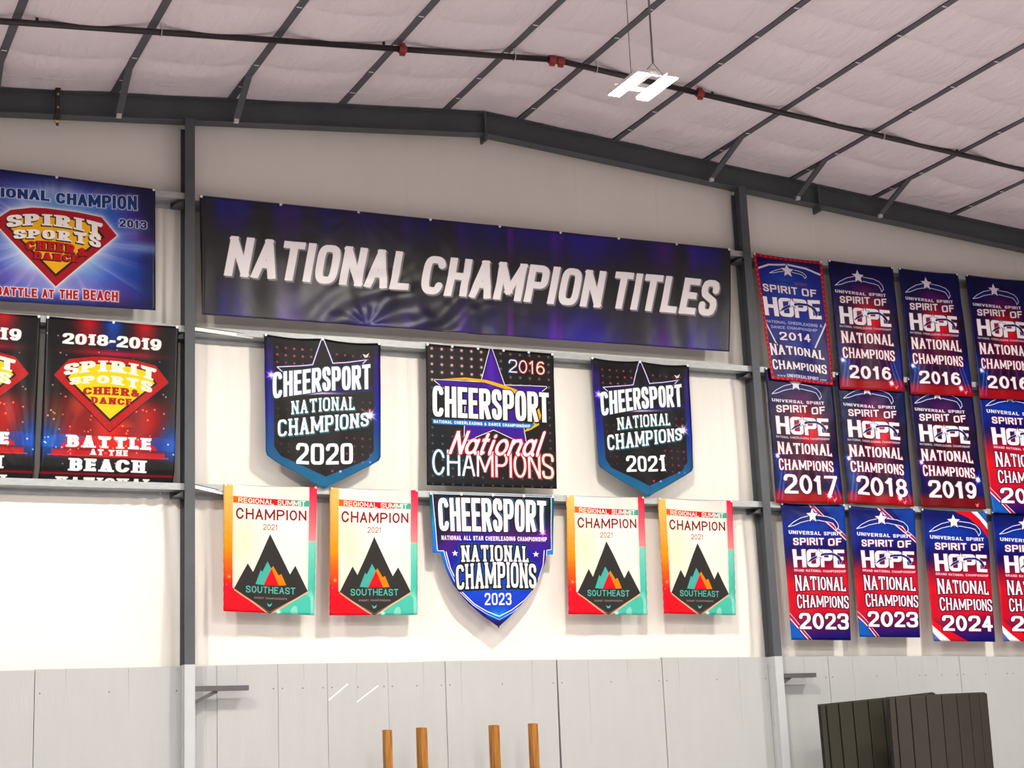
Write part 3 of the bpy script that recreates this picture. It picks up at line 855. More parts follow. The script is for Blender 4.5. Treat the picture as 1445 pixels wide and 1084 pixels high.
def paint_s18():
    w, h = 420, 520
    p = Print(w, h, (6, 4, 6))
    U, V = p.U, p.V
    top = np.clip(1 - V / .26, 0, 1)
    p.lay(np.exp(-((U - .32) / .10) ** 2) * top, (210, 24, 34), .9)
    p.lay(np.exp(-((U - .74) / .10) ** 2) * top, (210, 24, 34), .9)
    p.lay(np.exp(-((U - .5) / .08) ** 2) * np.clip(1 - V / .3, 0, 1), (24, 80, 190), .95)
    p.lay(np.exp(-((V - .205) / .02) ** 2) * np.exp(-((U - .52) / .3) ** 2), (210, 40, 60), .8)
    fire = np.exp(-(((U - .5) / .42) ** 4)) * np.exp(-((V - .66) / .19) ** 4)
    p.lay(fire * np.clip(.9 + .4 * vnoise(U * 6, V * 5, 2), 0, 1), (226, 34, 26), 1.0)
    p.lay(fire * np.clip(vnoise(U * 8 + 3, V * 4, 9), 0, 1) * (V < .66), (236, 110, 40), .8)
    p.blend(.06, .76, .10, .12, (20, 80, 170), .9); p.blend(.97, .76, .10, .13, (20, 80, 170), .9)
    p.blend(.10, .60, .05, .08, (90, 70, 20), .5)
    for cu in (.2, .85):
        q = sel(cu, .80, .22, .085, 180, 360, n=12, e=2.0); p.fill(q, (60, 110, 210) if cu < .5 else (50, 90, 190), .55)
    p.fill(sel(.5, .80, .36, .08, 180, 360, n=12, e=2.0), (220, 60, 56), .75)
    p.lay(np.exp(-((V - .83) / .02) ** 4) * (np.abs(U - .5) < .42), (196, 26, 36), .9)
    p.lay(np.clip((V - .855) / .02, 0, 1), (12, 10, 12), .95)
    p.lay(np.exp(-((V - .952) / .008) ** 2), (150, 30, 40), .9)
    p.lay(np.exp(-((V - .845) / .004) ** 2) * (np.abs(U - .5) < .45), (230, 110, 110), .7)
    for k in range(170):
        u, v = RNG.random(), RNG.random() * .8 + .1
        if abs(v - .68) > .14 and RNG.random() > .3: continue
        p.glow(u, v, .004 + .003 * RNG.random(), (255, 220, 200), .8)
    shield_diamond(p, (.073, .361), (.18, .256), (.455, .227), (.831, .261), (.935, .365), (.499, .692), True)
    D1 = text(p, 'SPIRIT', .146, .846, (.292, .25, .285), (.362, .32, .365), tv=.38, th=.21, gap=.08, serif=.13, st_h=.15)
    D2 = text(p, 'SPORTS', .19, .81, (.372, .345, .368), (.418, .395, .44), tv=.38, th=.21, gap=.10, serif=.13, st_h=.15)
    ink(p, np.minimum(D1, D2), (246, 240, 222))
    D1 = text(p, 'CHEER&', .292, .715, (.43, .415, .425), (.472, .465, .470), tv=.36, th=.21, gap=.08, serif=.11, st_h=.15)
    D2 = text(p, 'DANCE', .35, .66, .482, .523, tv=.36, th=.21, gap=.08, serif=.11, st_h=.15)
    ink(p, np.minimum(D1, D2), (164, 32, 24))
    kw = dict(tv=.38, th=.21, gap=.08, serif=.12, st_h=.15)
    D = np.minimum(np.minimum(text(p, 'BATTLE', .185, .822, .722, .795, **kw), text(p, 'AT THE', .357, .644, .803, .839, **kw)), text(p, 'BEACH', .21, .788, .862, .937, **kw))
    D = np.minimum(D, text(p, 'NATIONAL', .12, .845, .970, 1.035, **kw))
    D = np.minimum(D, text(p, '2018-2019', .125, .871, (.094, .088, .09), (.162, .16, .165), **kw))
    ink(p, D, (250, 246, 242))
    return to_material(p, 'beach_print_black', .4, .6, .08, 1.0)

def cheer_word(p, u0, u1, top, bot, first=1.0, **k):
    return text(p, 'CHEERSPORT', u0, u1, top, bot, tv=.40, th=.155, gap=.10, e=3.6, **k)

def paint_pennant(year):
    w, h = 380, 480
    p = Print(w, h, (18, 14, 18))
    U, V = p.U, p.V
    body = V * 1.0
    s = .775
    p.img = ramp(V, [(0, (24, 18, 34)), (.12, (66, 44, 120)), (.5, (44, 60, 150)), (.72, (20, 96, 150)), (.82, (18, 112, 152)), (1, (22, 124, 158))])
    inner = [(.075, -.02), (.075, .74), (.13, .80), (.515, .922), (.88, .80), (.937, .735), (.937, -.02)]
    p.fill(inner, (20, 15, 17))
    for r in range(24):
        for c in range(13):
            u = .105 + c * .069; v = .035 + r * .0375
            pass
    for us, vs, b in (((.107, .179, .251, .323, .395), (.076, .127, .178), .9), ((.617, .687, .757, .827, .90), (.095, .147), .75), ((.11, .185), (.49, .54), .4),
                      ((.84, .905), (.415, .465, .515), .6), ((.70, .77, .84, .905), (.66, .712, .765, .815), .75), ((.13, .195, .27, .34, .48), (.72, .77), .4), ((.57, .64), (.885, .885), .6)):
        for u in us:
            for v in vs: p.glow(u, v, .011, (226, 120, 140) if v < .5 else (216, 90, 130), b * (.6 + .6 * RNG.random()))
    # open star with a white outline
    star = [(.494, .0), (.406, .178), (.105, .212), (.165, .27), (.5, .27), (.80, .22), (.877, .118), (.582, .158)]
    p.lay(.5 - p.poly([(.494, .0), (.406, .178), (.105, .212), (.165, .29), (.5, .33), (.80, .29), (.877, .118), (.582, .158)]), (22, 16, 26))
    p.line([(.165, .255), (.105, .212), (.406, .183), (.484, .012), (.504, .012), (.582, .163), (.877, .118), (.82, .165)], 9, (62, 44, 120))
    p.line([(.165, .255), (.105, .212), (.406, .181), (.484, .006), (.504, .006), (.582, .160), (.877, .118), (.82, .165)], 3.0, (246, 244, 250))
    band = p.poly([(.08, .36), (.93, .30), (.93, .335), (.5, .375), (.08, .405)])
    p.lay(.5 - band / 3, (66, 52, 132), .8); 
    p.lay(np.exp(-((V - .372 + .05 * (U - .5)) / .008) ** 2) * np.exp(-((U - .45) / .22) ** 2), (245, 235, 255), .9)
    D = cheer_word(p, .066, .91, (.252, .195, .146), (.43, .36, .322))
    ink(p, D, (250, 246, 248), out=(30, 70, 92), ow=3.0)
    D = text(p, 'NATIONAL', .217, .775, (.437, .400, .378), (.526, .492, .468), tv=.26, th=.15, gap=.14, e=3.6, serif=.09, st_h=.12)
    D2 = text(p, 'CHAMPIONS', .105, .893, (.566, .52, .482), (.676, .63, .57), tv=.28, th=.15, gap=.12, e=3.6, serif=.08, st_h=.12)
    D = np.minimum(D, D2)
    ink(p, D, (252, 250, 250), shadow=(36, 120, 130), sh=(3, 3), so=1.2)
    D = text(p, year, .257, .756, (.708, .705, .69), (.848, .845, .83), tv=.30, th=.16, gap=.14, e=6.0) if year == '2020' else text(p, year, .285, .70, (.708, .705, .69), (.828, .82, .81), tv=.30, th=.15, gap=.14, e=3.6, serif=.1, st_h=.12)
    ink(p, D, (252, 248, 246), out=(16, 40, 48), ow=2)
    p.sparkle(.055, .27, .14, (230, 200, 255), .8, 3, .5); p.sparkle(.905, .50, .17, (255, 230, 245), 1.0, 4, .6)
    p.fill([(.84, .075), (.87, .085), (.90, .068), (.885, .10), (.86, .105)], (235, 225, 225)); p.lay(.5 - text(p, 'HHHH', .845, .895, .112, .122, tv=.3, th=.3), (170, 150, 150))
    return to_material(p, 'pennant_print_' + year, .5, .45, .10)

def paint_c2016():
    w, h = 420, 430
    p = Print(w, h, (28, 26, 28))
    U, V = p.U, p.V
    p.blend(.25, .12, .3, .2, (70, 60, 66), .6); p.blend(.1, .8, .2, .25, (18, 34, 44), .6)
    for r in range(18):
        for c in range(13):
            u = .045 + c * .076; v = .03 + r * .0565
            e_ = (v < .25 and u < .45) or u < .06 or (v > .6 and (u < .3 or u > .78)) or v > .93 or (u > .52 and v < .26) or u > .93
            if e_:
                col = (255, 216, 196) if v < .3 else ((150, 200, 220) if u < .5 else (230, 180, 140))
                p.glow(u, v, .011 if v < .3 else .009, col, .85 if (v < .3 and u < .5) else .5)
    star = [(.501, -.01), (.601, .266), (.934, .257), (.72, .42), (.76, .68), (.511, .586), (.29, .68), (.30, .42), (.069, .259), (.424, .255)]
    p.lay(.5 - (p.poly(star) - 4), (250, 248, 252)); p.lay(.5 - (p.poly(star) - 1.5), (26, 18, 40)); p.fill(star, (92, 62, 160))
    p.lay(np.exp(-((U - .5) / .05) ** 2) * np.clip(-p.poly(star) / 6, 0, 1) * (V < .3), (140, 110, 200), .5)
    # golden swoosh
    sw = [(.11, .247), (.3, .224), (.46, .232), (.62, .265), (.78, .315), (.87, .40), (.89, .47), (.87, .54), (.80, .58), (.74, .60), (.82, .53), (.84, .47), (.83, .41), (.75, .345), (.60, .288), (.45, .252), (.3, .243)]
    p.fill(sw, (246, 190, 40))
    D = cheer_word(p, .046, .955, .296, .518)
    ink(p, D, (253, 250, 248), out=(30, 24, 40), ow=2.5, shadow=(24, 20, 24), sh=(3, 3), so=2)
    p.fill([(.046, .533), (.84, .532), (.80, .570), (.046, .571)], (50, 130, 186))
    p.lay(.5 - text(p, 'NATIONAL CHEERLEADING & DANCE CHAMPIONSHIP', .054, .80, .541, .563, tv=.34, th=.24, gap=.2), (238, 244, 250))
    D = text(p, 'CHAMPIONS', .042, .978, .748, .928, tv=.16, th=.082, gap=.16, e=2.0)
    gl = ramp(U, [(0, (40, 120, 140)), (.3, (30, 70, 90)), (.5, (210, 30, 60)), (.8, (200, 50, 40)), (1, (190, 110, 30))])
    m = np.clip(.5 - (D - 3.2), 0, 1)[..., None]; p.img = p.img * (1 - m) + gl * m
    p.lay(.5 - (D - .3), (252, 248, 246))
    D = text(p, 'National', .20, .90, (.615, .60, .585), (.775, .775, .77), tv=.20, th=.105, gap=.14, e=2.0, shear=.38)
    ink(p, D, (252, 246, 244), out2=(196, 44, 74), ow2=3.6, out=(252, 246, 244), ow=.8)
    D = text(p, '2016', .64, .925, .068, .164, tv=.14, th=.095, gap=.22, e=2.0)
    gl = ramp((U - .64) / .29, [(0, (60, 120, 190)), (.45, (210, 50, 60)), (1, (200, 110, 40))])
    m = np.clip(.5 - (D - 2.4), 0, 1)[..., None]; p.img = p.img * (1 - m) + gl * m
    p.lay(.5 - D, (250, 246, 244))
    return to_material(p, 'square_print_2016', .5, .45, .08)

def paint_c2023():
    w, h = 420, 460
    p = Print(w, h, (40, 150, 210))
    U, V = p.U, p.V
    p.img = ramp(V + .15 * vnoise(U * 3, V * 3, 3), [(0, (30, 110, 130)), (.3, (40, 160, 205)), (.5, (40, 140, 225)), (.7, (80, 60, 170)), (.9, (60, 50, 150)), (1, (60, 20, 90))])
    inn = [(.028, .008), (.05, .43), (.10, .43), (.13, .55), (.207, .731), (.32, .83), (.43, .895), (.527, .937), (.63, .885), (.74, .81), (.847, .714), (.915, .53), (.93, .415), (.968, .41), (.972, .012)]
    p.lay(.5 - (p.poly(inn) - 2.5), (246, 246, 252))
    D = p.poly(inn)
    g = ramp(V + .25 * vnoise(U * 3 + 4, V * 3, 8), [(0, (16, 22, 34)), (.2, (34, 26, 60)), (.38, (98, 40, 130)), (.55, (60, 60, 170)), (.75, (40, 70, 200)), (1, (30, 130, 220))])
    m = np.clip(.5 - D, 0, 1)[..., None]; p.img = p.img * (1 - m) + g * m
    st = np.clip(vnoise(U * 14 + V * 22, (V - U) * 1.2, 14), 0, 1)
    p.lay(st * (D < -3) * (V > .35), (90, 120, 230), .35); p.blend(.52, .90, .10, .05, (80, 190, 240), .7)
    low = [(.115, .44), (.145, .56), (.222, .73), (.33, .825), (.43, .878), (.527, .915), (.63, .868), (.74, .795), (.832, .70), (.898, .53), (.91, .42)]
    p.line(low[:4] + low[4:7] + low[7:], 3.2, (246, 246, 252))
    D = cheer_word(p, .064, .932, (.036, .03, .040), (.285, .285, .278))
    ink(p, D, (253, 248, 248), out=(20, 14, 30), ow=3, shadow=(90, 190, 220), sh=(4, -3), so=0)
    p.lay(.5 - (D - 3), (20, 14, 30)); p.lay(.5 - D, (253, 248, 248))
    p.lay(.5 - text(p, 'NATIONAL ALL STAR CHEERLEADING CHAMPIONSHIP', .082, .934, .318, .352, tv=.34, th=.22, gap=.22), (250, 246, 250))
    D1 = text(p, 'NATIONAL', .232, .785, (.392, .385, .392), (.515, .508, .512), tv=.30, th=.15, gap=.12, e=3.6, serif=.09, st_h=.12)
    D2 = text(p, 'CHAMPIONS', .186, .841, (.540, .512, .524), (.722, .705, .708), tv=.30, th=.15, gap=.10, e=3.6, serif=.07, st_h=.10)
    ink(p, np.minimum(D1, D2), (253, 250, 250), out2=(50, 110, 170), ow2=7, out=(18, 26, 46), ow=5)
    D = text(p, '2023', .414, .629, .742, .832, tv=.26, th=.15, gap=.2, e=3.6)
    ink(p, D, (252, 250, 252))
    for u in (.186, .841): p.fill(star_pts(u, .45, .028, p.asp), (250, 250, 252))
    p.sparkle(.90, .285, .10, (255, 190, 230), .8, 3, .5)
    p.fill([(.50, .862), (.525, .870), (.545, .858), (.535, .885), (.515, .888)], (60, 120, 200))
    return to_material(p, 'shield_print_2023', .45, .45, .10)

def paint_region():
    w, h = 330, 440
    p = Print(w, h, (250, 232, 214))
    U, V = p.U, p.V
    p.img = ramp(V, [(0, (250, 238, 226)), (.3, (252, 242, 228)), (.6, (252, 240, 224)), (1, (250, 236, 226))])
    p.blend(.2, .45, .2, .25, (252, 214, 170), .5); p.blend(.85, .62, .14, .2, (196, 224, 210), .6); p.blend(.25, .75, .2, .1, (244, 190, 180), .4); p.blend(.75, .0, .3, .15, (246, 206, 200), .6); p.blend(.8, .78, .1, .1, (236, 220, 210), .4)
    lft = ramp(V, [(0, (250, 196, 130)), (.5, (246, 156, 86)), (.7, (232, 90, 60)), (.82, (222, 44, 50)), (1, (224, 30, 42))])
    rgt = ramp(V, [(0, (230, 84, 100)), (.25, (238, 120, 130)), (.42, (236, 150, 148)), (.44, (130, 204, 184)), (.7, (96, 186, 168)), (1, (80, 176, 150))])
    m = np.clip((.10 - U) * w, 0, 1)[..., None]; p.img = p.img * (1 - m) + lft * m
    m = np.clip((U - .915) * w, 0, 1)[..., None]; p.img = p.img * (1 - m) + rgt * m
    p.line([(.115, 0), (.115, .82)], 1.2, (200, 170, 150)); p.line([(.905, 0), (.905, .82)], 1.2, (200, 170, 150))
    # lower corners
    p.lay((.5 - p.poly([(0, .76), (.114, .822), (.5, 1.01), (0, 1.01)])), (224, 30, 42))
    q = p.poly([(1, .76), (.917, .822), (.5, 1.01), (1, 1.01)]); p.lay(.5 - q, (90, 184, 164))
    p.lay((.5 - q) * np.clip(vnoise(U * 9, V * 5, 3), 0, 1), (170, 224, 206), .6); p.glow(.60, .99, .02, (255, 255, 255), .6); p.glow(.06, .73, .02, (255, 120, 110), .8); p.glow(.03, .79, .018, (255, 120, 110), .8)
    band = p.poly([(.10, .089), (.923, .109), (.923, .157), (.10, .143)])
    m = np.clip(.5 - band, 0, 1)[..., None]; p.img = p.img * (1 - m) + ramp(U, [(0, (232, 100, 40)), (.2, (232, 96, 44)), (.45, (214, 56, 60)), (.68, (190, 90, 84)), (.8, (100, 160, 140)), (1, (60, 164, 148))]) * m
    p.lay(.5 - text(p, 'REGIONAL SUMMIT', .155, .875, (.098, .105, .113), (.139, .146, .154), tv=.2, th=.15, gap=.18, e=2.0), (255, 248, 240))
    p.lay(.5 - text(p, 'CHAMPION', .130, .89, (.182, .186, .189), (.272, .272, .268), tv=.2, th=.155, gap=.22, e=2.0), (120, 22, 26))
    p.lay(.5 - text(p, '2021', .422, .579, .306, .352, tv=.15, th=.12, gap=.22, e=2.0), (134, 60, 44))
    mt = [(.114, .82), (.258, .621), (.314, .687), (.499, .383), (.715, .695), (.772, .626), (.917, .818), (.5, 1.003)]
    p.lay(.5 - (p.poly([(a, b + .012) for a, b in mt]) - .5) * (V[..., ] > .8) - 9 * (V < .8), (236, 180, 150))
    p.fill(mt, (44, 42, 40))
    p.line([(.114, .828), (.5, .992), (.917, .826)], 1.2, (190, 150, 120))
    p.fill([(.34, .78), (.396, .669), (.415, .683), (.472, .599), (.52, .66), (.44, .787)], (84, 166, 154))
    p.fill([(.50, .67), (.534, .633), (.596, .705), (.624, .693), (.68, .780), (.58, .785)], (244, 132, 44))
    p.fill([(.43, .787), (.518, .655), (.60, .784)], (220, 42, 48))
    p.lay(.5 - text(p, 'SOUTHEAST', .239, .777, .796, .848, tv=.2, th=.155, gap=.2, e=2.0), (96, 182, 170))
    p.lay(.5 - text(p, 'SUMMIT CHAMPIONSHIPS', .328, .688, .878, .893, tv=.3, th=.22, gap=.25), (134, 124, 116))
    p.fill([(.47, .922), (.50, .935), (.53, .918), (.515, .945), (.49, .95)], (96, 182, 170))
    return to_material(p, 'summit_print', .6, .35, .10, 1.0)

def hope_logo(p, u0, u1, v0, sc=1.0, uni=True, oy=0.0, dark=(40, 30, 110)):
    """swoosh with star, and the stacked words, in the box u0..u1; v0 is the star's height"""
    X = lambda a: u0 + (u1 - u0) * a
    up = [(0, .120), (.1, .085), (.25, .05), (.42, .03), (.6, .028), (.78, .036), (.9, .055), (.97, .085), (.985, .115), (.94, .138), (.93, .118), (.88, .088), (.80, .078), (.6, .064), (.42, .066), (.25, .084), (.12, .108)]
    pts = [(X(a), v0 - .025 + b * sc) for a, b in up]
    p.lay(.5 - (p.poly(pts) - .6), (30, 44, 120)); p.line(pts, 2.6, (236, 234, 244), 1, True)
    p.lay(.5 - (p.poly(star_pts(X(.48), v0 + .005, .108, p.asp, inner=.46)) - 1.5), dark)
    p.fill(star_pts(X(.48), v0 + .005, .098, p.asp, inner=.46), (240, 236, 244))

def hope_words(p, u0, u1, rows, out=(110, 20, 50)):
    (ua, ub, a0, a1), (b0, b1), (c0, c1) = rows
    if ua is not None:
        D = text(p, 'UNIVERSAL SPIRIT', ua, ub, a0, a1, tv=.32, th=.2, gap=.2); p.lay(.5 - D, (240, 236, 242))
    w = u1 - u0
    D1 = text(p, 'SPIRIT', u0 + w * .03, u0 + w * .62, b0, b1, tv=.28, th=.2, gap=.16, e=6.0)
    D2 = text(p, 'OF', u0 + w * .70, u0 + w * .96, b0, b1, tv=.26, th=.2, gap=.18, e=6.0)
    ink(p, np.minimum(D1, D2), (240, 234, 240), out=out, ow=1.6)
    D = text(p, 'HOPE', u0, u1, c0, c1, tv=.31, th=.19, gap=.06, e=6.0)
    ink(p, D, (246, 242, 246), out=out, ow=2.2)
    # the small swoosh and star laid over the word
    m0 = c0[1] if isinstance(c0, tuple) else c0; m1 = c1[1] if isinstance(c1, tuple) else c1; hh = m1 - m0
    X = lambda a: u0 + w * a; Y = lambda b: m0 + hh * b
    sw = [(X(.26), Y(.78)), (X(.34), Y(.52)), (X(.48), Y(.32)), (X(.62), Y(.20)), (X(.78), Y(.18)), (X(.90), Y(.36)), (X(.95), Y(.62)), (X(.91), Y(.84)), (X(.89), Y(.58)), (X(.84), Y(.38)), (X(.76), Y(.29)), (X(.62), Y(.31)), (X(.48), Y(.43)), (X(.36), Y(.62))]
    p.lay(.5 - (p.poly(sw) - 1.4), (236, 232, 240)); p.fill(sw, (36, 46, 112))
    p.lay(.5 - (p.poly(star_pts(X(.50), Y(.26), .075, p.asp)) - 1), (120, 100, 140)); p.fill(star_pts(X(.50), Y(.26), .07, p.asp), (250, 246, 250))

def paint_h2014():
    w, h = 260, 440
    p = Print(w, h, (44, 44, 112))
    U, V = p.U, p.V
    p.img = ramp(V, [(0, (34, 34, 96)), (.5, (38, 38, 110)), (1, (44, 40, 120))])
    sh = [(.02, .12), (.2, .075), (.473, .054), (.75, .07), (.98, .115), (.98, .50), (.88, .62), (.72, .75), (.5, .83), (.28, .75), (.12, .64), (0, .52)]
    p.fill(sh, (60, 66, 150)); p.blend(.45, .25, .35, .2, (96, 130, 196), .7); p.blend(.5, .45, .2, .2, (70, 90, 180), .6); p.blend(.5, .72, .25, .08, (84, 104, 184), .6)
    p.line([(.02, .125), (.2, .078), (.473, .057), (.75, .073), (.98, .118)], 7, (228, 226, 238))
    p.line([(.0, .52), (.17, .72)], 6, (228, 226, 238)); p.line([(.96, .51), (.77, .71)], 6, (228, 226, 238))
    for q in range(40):
        f = q / 39; p.glow(.02 + .96 * f, .085 - .045 * 4 * f * (1 - f) - .0, .008, (200, 50, 90), .5)
    bd = np.minimum(np.minimum(U, 1 - U) * w, np.minimum(V, 1 - V) * h)
    p.lay((11 - bd), (190, 26, 44))
    for k in range(26):
        for u in (.02, .98): p.glow(u, (k + .5) / 26, .009, (255, 200, 200), .8)
    for k in range(14):
        for v in (.012, .988): p.glow((k + .5) / 14, v, .009, (255, 200, 200), .8)
    hope_logo(p, .20, .75, .105, .55, dark=(90, 80, 130))
    p.lay(.5 - text(p, 'UNIVERSAL', .22, .52, .20, .222, tv=.22, th=.16, gap=.2), (50, 60, 120)); p.lay(.5 - text(p, 'SPIRIT', .55, .74, .198, .222, tv=.22, th=.16, gap=.2), (170, 100, 130))
    hope_words(p, .04, .905, ((None, None, 0, 0), (.240 - .0, .302), ((.345, .335, .325), (.495, .49, .48))), (80, 40, 110))
    p.lay(.5 - text(p, 'NATIONAL CHEERLEADING &', .04, .90, (.53, .525, .52), (.552, .548, .545), tv=.2, th=.18, gap=.2), (220, 220, 240))
    p.lay(.5 - text(p, 'DANCE CHAMPIONSHIP', .11, .82, (.570, .566, .562), (.592, .588, .584), tv=.2, th=.18, gap=.2), (220, 220, 240))
    ink(p, text(p, '2014', .22, .71, (.615, .612, .608), (.68, .676, .672), tv=.3, th=.17, gap=.2, e=2.0), (242, 238, 244), out=(60, 30, 100), ow=3)
    kw = dict(tv=.31, th=.14, gap=.10, e=2.6, serif=.05, st_h=.07)
    ink(p, np.minimum(text(p, 'NATIONAL', .045, .895, (.712, .725, .728), (.81, .79, .805), **kw), text(p, 'CHAMPIONS', .05, .91, (.835, .848, .842), (.922, .905, .918), **kw)), (246, 242, 246), out=(70, 20, 90), ow=3)
    p.lay(.5 - text(p, 'WWW.', .10, .24, .957, .972, tv=.3, th=.2, gap=.2), (220, 214, 230)); p.lay(.5 - text(p, 'UNIVERSALSPIRIT', .25, .77, .945, .972, tv=.3, th=.2, gap=.2), (240, 236, 246)); p.lay(.5 - text(p, '.COM', .78, .89, .957, .972, tv=.3, th=.2, gap=.2), (220, 214, 230))
    return to_material(p, 'hope_print_2014', .42, .5, .08)

def paint_hope(year, style):
    w, h = 270, 450
    p = Print(w, h, (26, 26, 80))
    U, V = p.U, p.V
    if style in ('16', '17', '18', '19'):
        base = {'16': (26, 30, 96), '17': (30, 34, 84), '18': (24, 44, 92), '19': (44, 36, 92)}[style]
        p.img[:] = C3(base)
        p.blend(.5, .04, .8, .10, (22, 24, 96), .8)
        p.blend(.5, .60, .35, .35, (60, 20, 60) if style != '19' else (40, 26, 34), .85)
        p.blend(.55, .42, .24, .17, (222, 30, 62) if style != '19' else (130, 30, 44), .95)
        p.blend(.5, .20, .22, .09, (120, 44, 130), .6); p.blend(.5, .13, .22, .04, (30, 16, 50), .5); p.blend(.5, .70, .3, .08, (150, 30, 90), .55)
        p.blend(.08, .8, .10, .15, (30, 84, 170) if style != '19' else (52, 48, 130), .8); p.blend(.95, .8, .08, .15, (40, 60, 150), .8)
        p.lay(np.clip(vnoise(U * 7, V * 12, 5), 0, 1), (10, 8, 22), .6)
        if style != '19': p.blend(.56, .43, .19, .12, (232, 34, 60), .95)
        p.lay(np.clip((V - .885) / .05, 0, 1), (186, 22, 36) if style != '19' else (140, 26, 36), .9)
        if style != '19':
            for a, b in (((.04, .97), (.14, .72)), ((.10, .97), (.18, .74)), ((.96, .96), (.86, .76)), ((.90, .96), (.82, .78))):
                D = p.dseg([a, b]); p.lay(np.exp(-(D / 4) ** 2), (170, 170, 236), .55)
            for k in range(5): D = p.dseg([(.2 + .15 * k, .84), (.28 + .11 * k, .74)]); p.lay(np.exp(-(D / 5) ** 2), (220, 120, 180), .35)
        p.fill([(.84, .955), (.87, .965), (.90, .948), (.885, .98), (.86, .985)], (230, 150, 150))
    else:
        p.img = ramp(V + .05 * (U - .5), [(0, (22, 28, 96)), (.25, (24, 40, 130)), (.36, (34, 26, 90)), (.46, (150, 26, 56)), (.58, (212, 26, 44)), (.8, (200, 24, 50)), (.9, (90, 24, 96)), (1, (26, 26, 110))])
        p.blend(.4, .17, .35, .06, (28, 70, 180), .8); p.blend(.97, .1, .12, .1, (30, 80, 170), .7)
        if style == '23':
            for o, c, ww in ((0, (246, 236, 246), 5), (.03, (200, 40, 70), 7), (.065, (246, 236, 246), 2.5)):
                p.line([(.40 + o, -.02), (.55 + o, .06), (.72 + o, .14), (.86 + o, .20), (1.02 + o, .275)], ww, c)
                p.line([(-.02, .835 - o * .6), (.1, .90 - o * .6), (.2 + o * .3, .955 - o * .3), (.30 + o, 1.02)], ww * .9, c)
            p.fill([(0, .86), (.1, .915), (.26, 1.01), (0, 1.01)], (28, 100, 190))
            p.fill([(.62, -.01), (.95, .21), (1.01, .24), (1.01, -.01)], (26, 70, 160), .7)
        else:
            p.fill([(.45, -.01), (.70, .05), (.9, .13), (1.01, .22), (1.01, .12), (.80, -.01)], (214, 28, 44))
            p.fill([(.74, -.01), (.88, .06), (1.01, .15), (1.01, .10), (.90, .03), (.84, -.01)], (250, 244, 250))
            p.fill([(.84, -.01), (.90, .03), (1.01, .10), (1.01, -.01)], (24, 60, 130))
            p.fill([(-.01, .83), (.2, .91), (.4, .96), (.6, 1.01), (.2, 1.01), (-.01, .90)], (214, 28, 44))
            p.fill([(-.01, .875), (.12, .94), (.28, 1.01), (.12, 1.01), (-.01, .93)], (250, 244, 250))
            p.fill([(-.01, .93), (.12, 1.01), (-.01, 1.01)], (24, 44, 96))
            for r in range(14):
                for c in range(8):
                    u, v = .82 + c * .026, .004 + r * .011
                    if (u - .84) * .62 > v: p.glow(u, v, .006, (220, 235, 255), .7)
                    u, v = .01 + c * .02, .995 - r * .008
                    if v > .935 + u * .6: p.glow(u, v, .006, (220, 235, 255), .7)
    old = style in ('16', '17', '18', '19')
    if old:
        hope_logo(p, .07, .83, .098)
        rows = ((.06, .845, (.226, .228, .225), (.250, .252, .250)), ((.275, .268, .262), (.330, .325, .320)), (.356, .492))
        if style == '16':
            p.img *= 1.0
        hope_words(p, .095, .88, rows)
        p.lay(.5 - text(p, 'NATIONAL CHEERLEADING CHAMPIONSHIP', .08, .87, (.503, .507, .505), (.520, .524, .522), tv=.3, th=.22, gap=.22), (226, 216, 226))
        n0, n1, c0, c1 = (.548, .556, .55), (.645, .635, .645), (.672, .682, .678), (.763, .753, .765)
        kw = dict(tv=.31, th=.14, gap=.10, e=2.6, serif=.05, st_h=.07)
        D = np.minimum(text(p, 'NATIONAL', .085, .893, n0, n1, **kw), text(p, 'CHAMPIONS', .083, .893, c0, c1, **kw))
        ink(p, D, (248, 242, 246), out=(120, 20, 56), ow=3)
        if style == '16': D = text(p, year, .15, .81, .812, .914, tv=.3, th=.18, gap=.18, e=2.0)
        elif style == '19': D = text(p, year, .14, .885, (.79, .792, .792), (.925, .924, .92), tv=.3, th=.16, gap=.13, e=2.0)
        else: D = text(p, year, .14, .93, (.785, .79, .79), (.93, .932, .93), tv=.28, th=.15, gap=.13, e=2.0)
        ink(p, D, (250, 246, 248), out=(110, 20, 50), ow=3.2)
        p.sparkle(.075, .775 if style == '16' else .655, .12, (255, 240, 240), 1.0, 4); p.sparkle(.80 if style != '19' else .93, .938 if style != '19' else .77, .14, (255, 250, 240), 1.2, 4)
    else:
        hope_logo(p, .09, .90, .078)
        rows = ((.09, .93, (.198, .202, .205), (.226, .230, .232)), ((.255, .252, .25), (.310, .307, .305)), ((.340, .337, .338), (.475, .470, .472)))
        hope_words(p, .125, .955, rows)
        p.lay(.5 - text(p, 'GRAND NATIONAL CHAMPIONSHIP', .125, .965, (.484, .488, .488), (.503, .507, .506), tv=.32, th=.22, gap=.22), (250, 214, 226))
        n0, n1, c0, c1 = (.528, .54, .538), (.648, .638, .645), (.668, .68, .676), (.775, .762, .772)
        kw = dict(tv=.27, th=.12, gap=.10, e=2.6, serif=.05, st_h=.06)
        D = np.minimum(text(p, 'NATIONAL', .13, .955, n0, n1, **kw), text(p, 'CHAMPIONS', .14, .99, c0, c1, **kw))
        ink(p, D, (252, 248, 250), out=(96, 14, 54), ow=3.4)
        ink(p, text(p, year, .15, .975, .805, .923, tv=.3, th=.17, gap=.12, e=2.0), (252, 250, 252), out=(80, 14, 54), ow=3.4)
    return to_material(p, 'hope_print_' + year + '_' + style, .45, .45, .08, 1.3 if old else 1.1)

